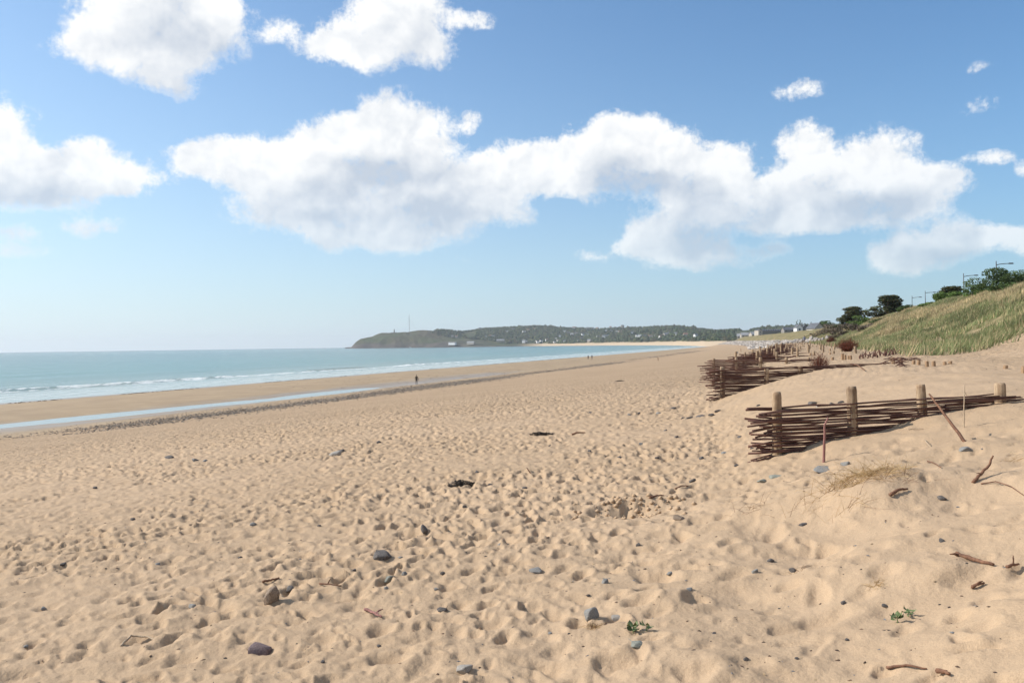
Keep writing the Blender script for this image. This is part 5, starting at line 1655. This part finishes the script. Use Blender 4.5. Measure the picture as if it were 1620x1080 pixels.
for i, (px, py) in enumerate(hs):
    wm_, rm_ = hr.choice([M_WALLW, M_WALL, M_WALLW]), hr.choice([M_SLATER, M_GREYR, M_REDR, M_SLATER])
    where = 'high on the far headland' if py < 526 else ('halfway up the far headland' if py < 534 else 'low on the far shore')
    far_house(px, py, hr.uniform(8, 12.5), i, 'small %s house with a %s roof %s' % ('white' if wm_ is M_WALLW else 'cream', {'slate_roof': 'dark slate', 'pale_grey_roof': 'pale grey', 'brown_tile_roof': 'brown tiled'}[rm_.name], where), 'houses scattered over the far headland', wm_, rm_)
far_house(792, 541, 30, 301, 'long low pale building at the foot of the far headland', None, M_WALL, M_GREYR)
far_house(958, 534.5, 32, 302, 'large pale grey building low in the middle of the far shore', None, M_WALLG, M_GREYR)
far_house(716, 545, 34, 303, 'low white building at the waterline of the headland', None, M_WALLW, M_GREYR)
far_house(745, 545, 30, 304, 'low cream building at the waterline right of the white one', None, M_WALL, M_GREYR)

p = look(624, 526); p.z -= 2
lt = empty('lighthouse', p, 'small lighthouse on top of the headland, left of the mast', 'lighthouse')
b = MB(); b.tube([(0, 0, -3), (0, 0, 9), (0, 0, 13)], [2.6, 2.2, 2.0], 10); b.build('tower', M_WALLG, lt)
b = MB(); b.tube([(0, 0, 13), (0, 0, 15.5), (0, 0, 17)], [1.5, 1.5, .3], 10); b.build('lantern', M_SLATER, lt)
b = MB(); b.tube([(0, 0, 12.6), (0, 0, 13.1)], [3.0, 3.0], 10); b.build('gallery', M_GREYR, lt)
b = MB(); b.box((-14, -3, -3), (12, 3, 3.0)); b.build('keeper_house', M_WALLG, lt)
p = look(648, 525)
ms = empty('radio_mast', p, 'tall thin red and grey radio mast on the headland', 'mast')
Hm = 76.0
M_MAST = rough_mat('mast_metal', (0.30, 0.28, 0.28), (0.22, 0.20, 0.20), 0.1, 0.6)
for a in (0, 2.094, 4.189):
    b = MB(); b.tube([(1.0 * math.cos(a), 1.0 * math.sin(a), -2), (.55 * math.cos(a), .55 * math.sin(a), Hm)], [.30, .22], 5); b.build('leg', M_MAST, ms)
b = MB()
for k in range(18):
    z0 = Hm * k / 18; z1 = Hm * (k + 1) / 18
    b.tube([(.9, 0, z0), (-.5, .8, z1)], .14, 4); b.tube([(-.5, .8, z0), (-.5, -.8, z1)], .14, 4)
b.build('lattice', M_MAST, ms)
for z0 in (48, 62):
    b = MB(); b.tube([(-2.6, 0, z0), (-.4, 0, z0)], .3, 5); b.tube([(-2.6, 0, z0 - 1.5), (-2.6, 0, z0 + 2)], .4, 6); b.build('antenna', M_MAST, ms)
for a in (0.3, 2.4, 4.5):
    b = MB(); b.tube([(0, 0, Hm * .8), (34 * math.cos(a), 10 * math.sin(a), 0)], .10, 4); b.build('guy_wire', M_MAST, ms)

# a little white boat under the cliff
d = ray(649, 547); Yb = 3150.0
bt = empty('boat', (d.x / d.y * Yb, Yb, SEA_Z - Yb * Yb / (2 * 6.9e6)), 'small white boat below the headland', 'boat')
b = MB()
ring = []
for (x, wd, z0) in ((-4.5, .9, .3), (-2, 1.5, 0), (2, 1.5, 0), (4.2, .7, .3), (5.4, .05, .8)):
    ring.append([(x, -wd, 1.6), (x, -wd * .6, z0 - .3), (x, wd * .6, z0 - .3), (x, wd, 1.6)])
for r_ in ring: b.v.extend(r_)
for i in range(4):
    for k in range(3): b.face((i * 4 + k, (i + 1) * 4 + k, (i + 1) * 4 + k + 1, i * 4 + k + 1))
    b.face((i * 4 + 3, (i + 1) * 4 + 3, (i + 1) * 4, i * 4))
b.face((0, 1, 2, 3))
b.build('hull', M_WALLW, bt)
b = MB(); b.box((-2.5, -1.0, 1.5), (1.2, 1.0, 3.4)); b.build('cabin', M_WALLW, bt)
b = MB(); b.box((-2.0, -1.04, 2.3), (.8, -1.0, 3.0)); b.build('window', M_GLASS, bt)
b = MB(); b.tube([(-.5, 0, 3.3), (-.5, 0, 7)], .1, 5); b.build('mast', M_MAST, bt)

# ================================================================== people
def cloth(name, c):
    return rough_mat(name, c, tuple(q * .75 for q in c), 9.0, 0.9, 0.003)
M_SKIN = rough_mat('skin', (0.52, 0.34, 0.25), (0.46, 0.29, 0.21), 6.0, 0.6)
M_HAIRD = rough_mat('dark_hair', (0.035, 0.026, 0.02), (0.02, 0.015, 0.012), 12.0, 0.6)

def person(loc, H, rz, label, top, legs, pose, group=None, top_hem=0.46):
    """one skinned body; pose: dict of joint positions for a 1.0 high figure"""
    J = {'pelvis': (0, 0, .52), 'waist': (0, 0, .61), 'chest': (0, .005, .72), 'neck0': (0, 0, .815), 'neck': (0, -.005, .855), 'head0': (0, -.012, .895), 'head1': (0, -.012, .955), 'head2': (0, -.005, .985),
         'nose': (0, -.058, .915),
         'hl': (.052, 0, .50), 'kl': (.060, -.012, .28), 'al': (.064, .015, .045), 'tl': (.072, -.085, .018),
         'hr': (-.052, 0, .50), 'kr': (-.060, -.012, .28), 'ar': (-.064, .015, .045), 'tr': (-.072, -.085, .018),
         'sl': (.105, 0, .80), 'el': (.140, .012, .635), 'wl': (.150, -.035, .485), 'sr': (-.105, 0, .80), 'er': (-.140, .012, .635), 'wr': (-.150, -.035, .485)}
    J.update(pose)
    rad = {'pelvis': .066, 'waist': .064, 'chest': .075, 'neck0': .040, 'neck': .030, 'head0': .053, 'head1': .058, 'head2': .036, 'nose': .008, 'hl': .052, 'kl': .034, 'al': .024, 'tl': .018, 'hr': .052, 'kr': .034, 'ar': .024, 'tr': .018,
           'sl': .040, 'el': .028, 'wl': .018, 'sr': .040, 'er': .028, 'wr': .018}
    E = [('pelvis', 'waist'), ('waist', 'chest'), ('chest', 'neck0'), ('neck0', 'neck'), ('neck', 'head0'), ('head0', 'head1'), ('head1', 'head2'), ('head0', 'nose'), ('pelvis', 'hl'), ('hl', 'kl'), ('kl', 'al'), ('al', 'tl'), ('pelvis', 'hr'), ('hr', 'kr'), ('kr', 'ar'), ('ar', 'tr'),
         ('chest', 'sl'), ('sl', 'el'), ('el', 'wl'), ('chest', 'sr'), ('sr', 'er'), ('er', 'wr')]
    for sd in ('l', 'r'):                                   # palms and five fingers each
        w = Vector(J['w' + sd]); e = Vector(J['e' + sd])
        d = (w - e).normalized(); sx = 1 if sd == 'l' else -1
        lat = Vector((0, -1, 0)); lat = (lat - d * lat.dot(d)).normalized()
        J['p' + sd] = tuple(w + d * .035); rad['p' + sd] = .015; E.append(('w' + sd, 'p' + sd))
        for k, (o, L) in enumerate(((-.016, .036), (-.005, .042), (.006, .040), (.016, .032))):
            a = w + d * .048 + lat * -o
            J['f%s%d' % (sd, k)] = tuple(a); J['g%s%d' % (sd, k)] = tuple(a + d * L * .6 + Vector((-sx * .012, 0, 0)))
            rad['f%s%d' % (sd, k)] = .0052; rad['g%s%d' % (sd, k)] = .0042
            E += [('p' + sd, 'f%s%d' % (sd, k)), ('f%s%d' % (sd, k), 'g%s%d' % (sd, k))]
        a = w + d * .022 + lat * .024
        J['u' + sd] = tuple(a); J['v' + sd] = tuple(a + d * .022 + lat * .006); rad['u' + sd] = .0065; rad['v' + sd] = .005
        E += [('p' + sd, 'u' + sd), ('u' + sd, 'v' + sd)]
    keys = list(J)
    me = bpy.data.meshes.new('person')
    me.from_pydata([tuple(Vector(J[k]) * H) for k in keys], [(keys.index(a), keys.index(b)) for a, b in E], [])
    o = bpy.data.objects.new('person', me); C.objects.link(o)
    sk = o.modifiers.new('skin', 'SKIN')
    sk.use_smooth_shade = True
    for i, k in enumerate(keys):
        sv = me.skin_vertices[0].data[i]
        r = rad[k] * H
        sv.radius = (r, r) if k not in ('chest', 'waist', 'pelvis') else (r * 1.18, r * .82)
        sv.use_root = (k == 'pelvis')
    sb_ = o.modifiers.new('sub', 'SUBSURF'); sb_.levels = 2; sb_.render_levels = 2
    dg = bpy.context.evaluated_depsgraph_get()
    nm = bpy.data.meshes.new_from_object(o.evaluated_get(dg))
    o.modifiers.clear(); o.data = nm
    for q in (top, legs, M_SKIN, M_HAIRD): nm.materials.append(q)
    hc = Vector(J['head1']) * H
    for f in nm.polygons:
        c = f.center / H
        armx = abs(c.x) > .098 and c.z < .83
        hz = Vector(J['head0']).z
        if c.z > hz - .03: f.material_index = 3 if (c.z > hz + .055 or c.y > Vector(J['head0']).y + .008) else 2
        elif c.z > .828 and abs(c.x) < .06: f.material_index = 2
        elif armx and (c - Vector(J['wl'])).length < .07 or (c - Vector(J['wr'])).length < .07: f.material_index = 2
        elif c.z < .035: f.material_index = 3
        elif c.z < top_hem and not armx: f.material_index = 1
        else: f.material_index = 0
        f.use_smooth = True
    o.location = loc; o.rotation_euler = (0, 0, rz)
    tag(o, label, 'person', group)
    return o

M_COATB = cloth('dark_brown_coat', (0.055, 0.040, 0.030)); M_TRGREY = cloth('dark_grey_trousers', (0.060, 0.058, 0.060))
M_BLACKC = cloth('black_coat', (0.025, 0.024, 0.028)); M_BLUESH = cloth('grey_blue_shirt', (0.215, 0.235, 0.33)); M_BEIGE = cloth('beige_trousers', (0.33, 0.26, 0.19))
p1 = hit(659, 608.2)
pp = person(p1, 1.72 * (p1.y / 143.0), R(170), 'person in a dark coat and grey trousers walking alone on the wet sand', M_COATB, M_TRGREY,
       {'kl': (.066, -.035, .28), 'al': (.074, .0, .045), 'tl': (.080, -.10, .018), 'kr': (-.070, .020, .28), 'ar': (-.080, .075, .05), 'tr': (-.085, -.02, .018)}, None, .44)
# satchel on the hip
b = MB(); b.box((-.05, -.13, -.11), (.05, .13, .11))
bag = b.build('shoulder_bag', M_TRGREY, label='dark bag hanging at the hip of the lone walker', cat='bag'); bag.location = p1 + Vector((.26, -.02, .86))
bb = MB(); bb.tube([(0, -.12, .13), (-.13, -.12, .35), (-.30, -.10, .55)], .014, 5); bb.tube([(0, .12, .13), (-.13, .12, .35), (-.30, .08, .55)], .014, 5)
bb.build('strap', M_TRGREY, bag)
pa = hit(930.5, 568.4); pb = hit(936.5, 568.2)
person(pa, 1.68, R(200), 'left one of the two dark figures walking at the water edge', M_BLACKC, M_BLACKC, {'al': (.07, -.05, .05), 'ar': (-.075, .06, .05), 'tl': (.075, -.14, .018), 'tr': (-.08, -.03, .018), 'el': (.155, .02, .63), 'wl': (.19, -.01, .50)}, 'couple at the water edge')
person(pb, 1.74, R(190), 'right one of the two dark figures walking at the water edge', M_BLACKC, M_TRGREY, {'al': (.07, .05, .05), 'ar': (-.075, -.05, .05), 'tl': (.075, -.05, .018), 'tr': (-.08, -.14, .018)}, 'couple at the water edge')
xq = at_px(1272.5, 176)
person(Vector((xq, 176, gz(xq, 176))), 1.78, R(168), 'person with black hair and grey-blue shirt walking among the far fences', M_BLUESH, M_BEIGE,
       {'kl': (.062, -.04, .28), 'al': (.07, .02, .05), 'tl': (.075, -.08, .018), 'kr': (-.06, .01, .28), 'ar': (-.07, .09, .06), 'tr': (-.075, .0, .02), 'el': (.165, .02, .64), 'wl': (.16, -.07, .53)})

# ================================================================== sea air
def haze():
    m = bpy.data.materials.new('haze'); m.use_nodes = True
    t = m.node_tree; t.nodes.clear(); N = NT(t)
    out = N.n('ShaderNodeOutputMaterial'); pv = N.n('ShaderNodeVolumePrincipled')
    pv.inputs['Color'].default_value = (0.88, 0.94, 1.0, 1); pv.inputs['Density'].default_value = 0.00007; pv.inputs['Anisotropy'].default_value = 0.2
    t.links.new(pv.outputs[0], out.inputs['Volume'])
    b = MB(); b.box((-15500, -15500, -60), (15500, 15500, 165))
    link('haze', b.mesh('haze'), m, None, 'stuff', 'thin sea haze over the whole bay', 'haze')
haze()
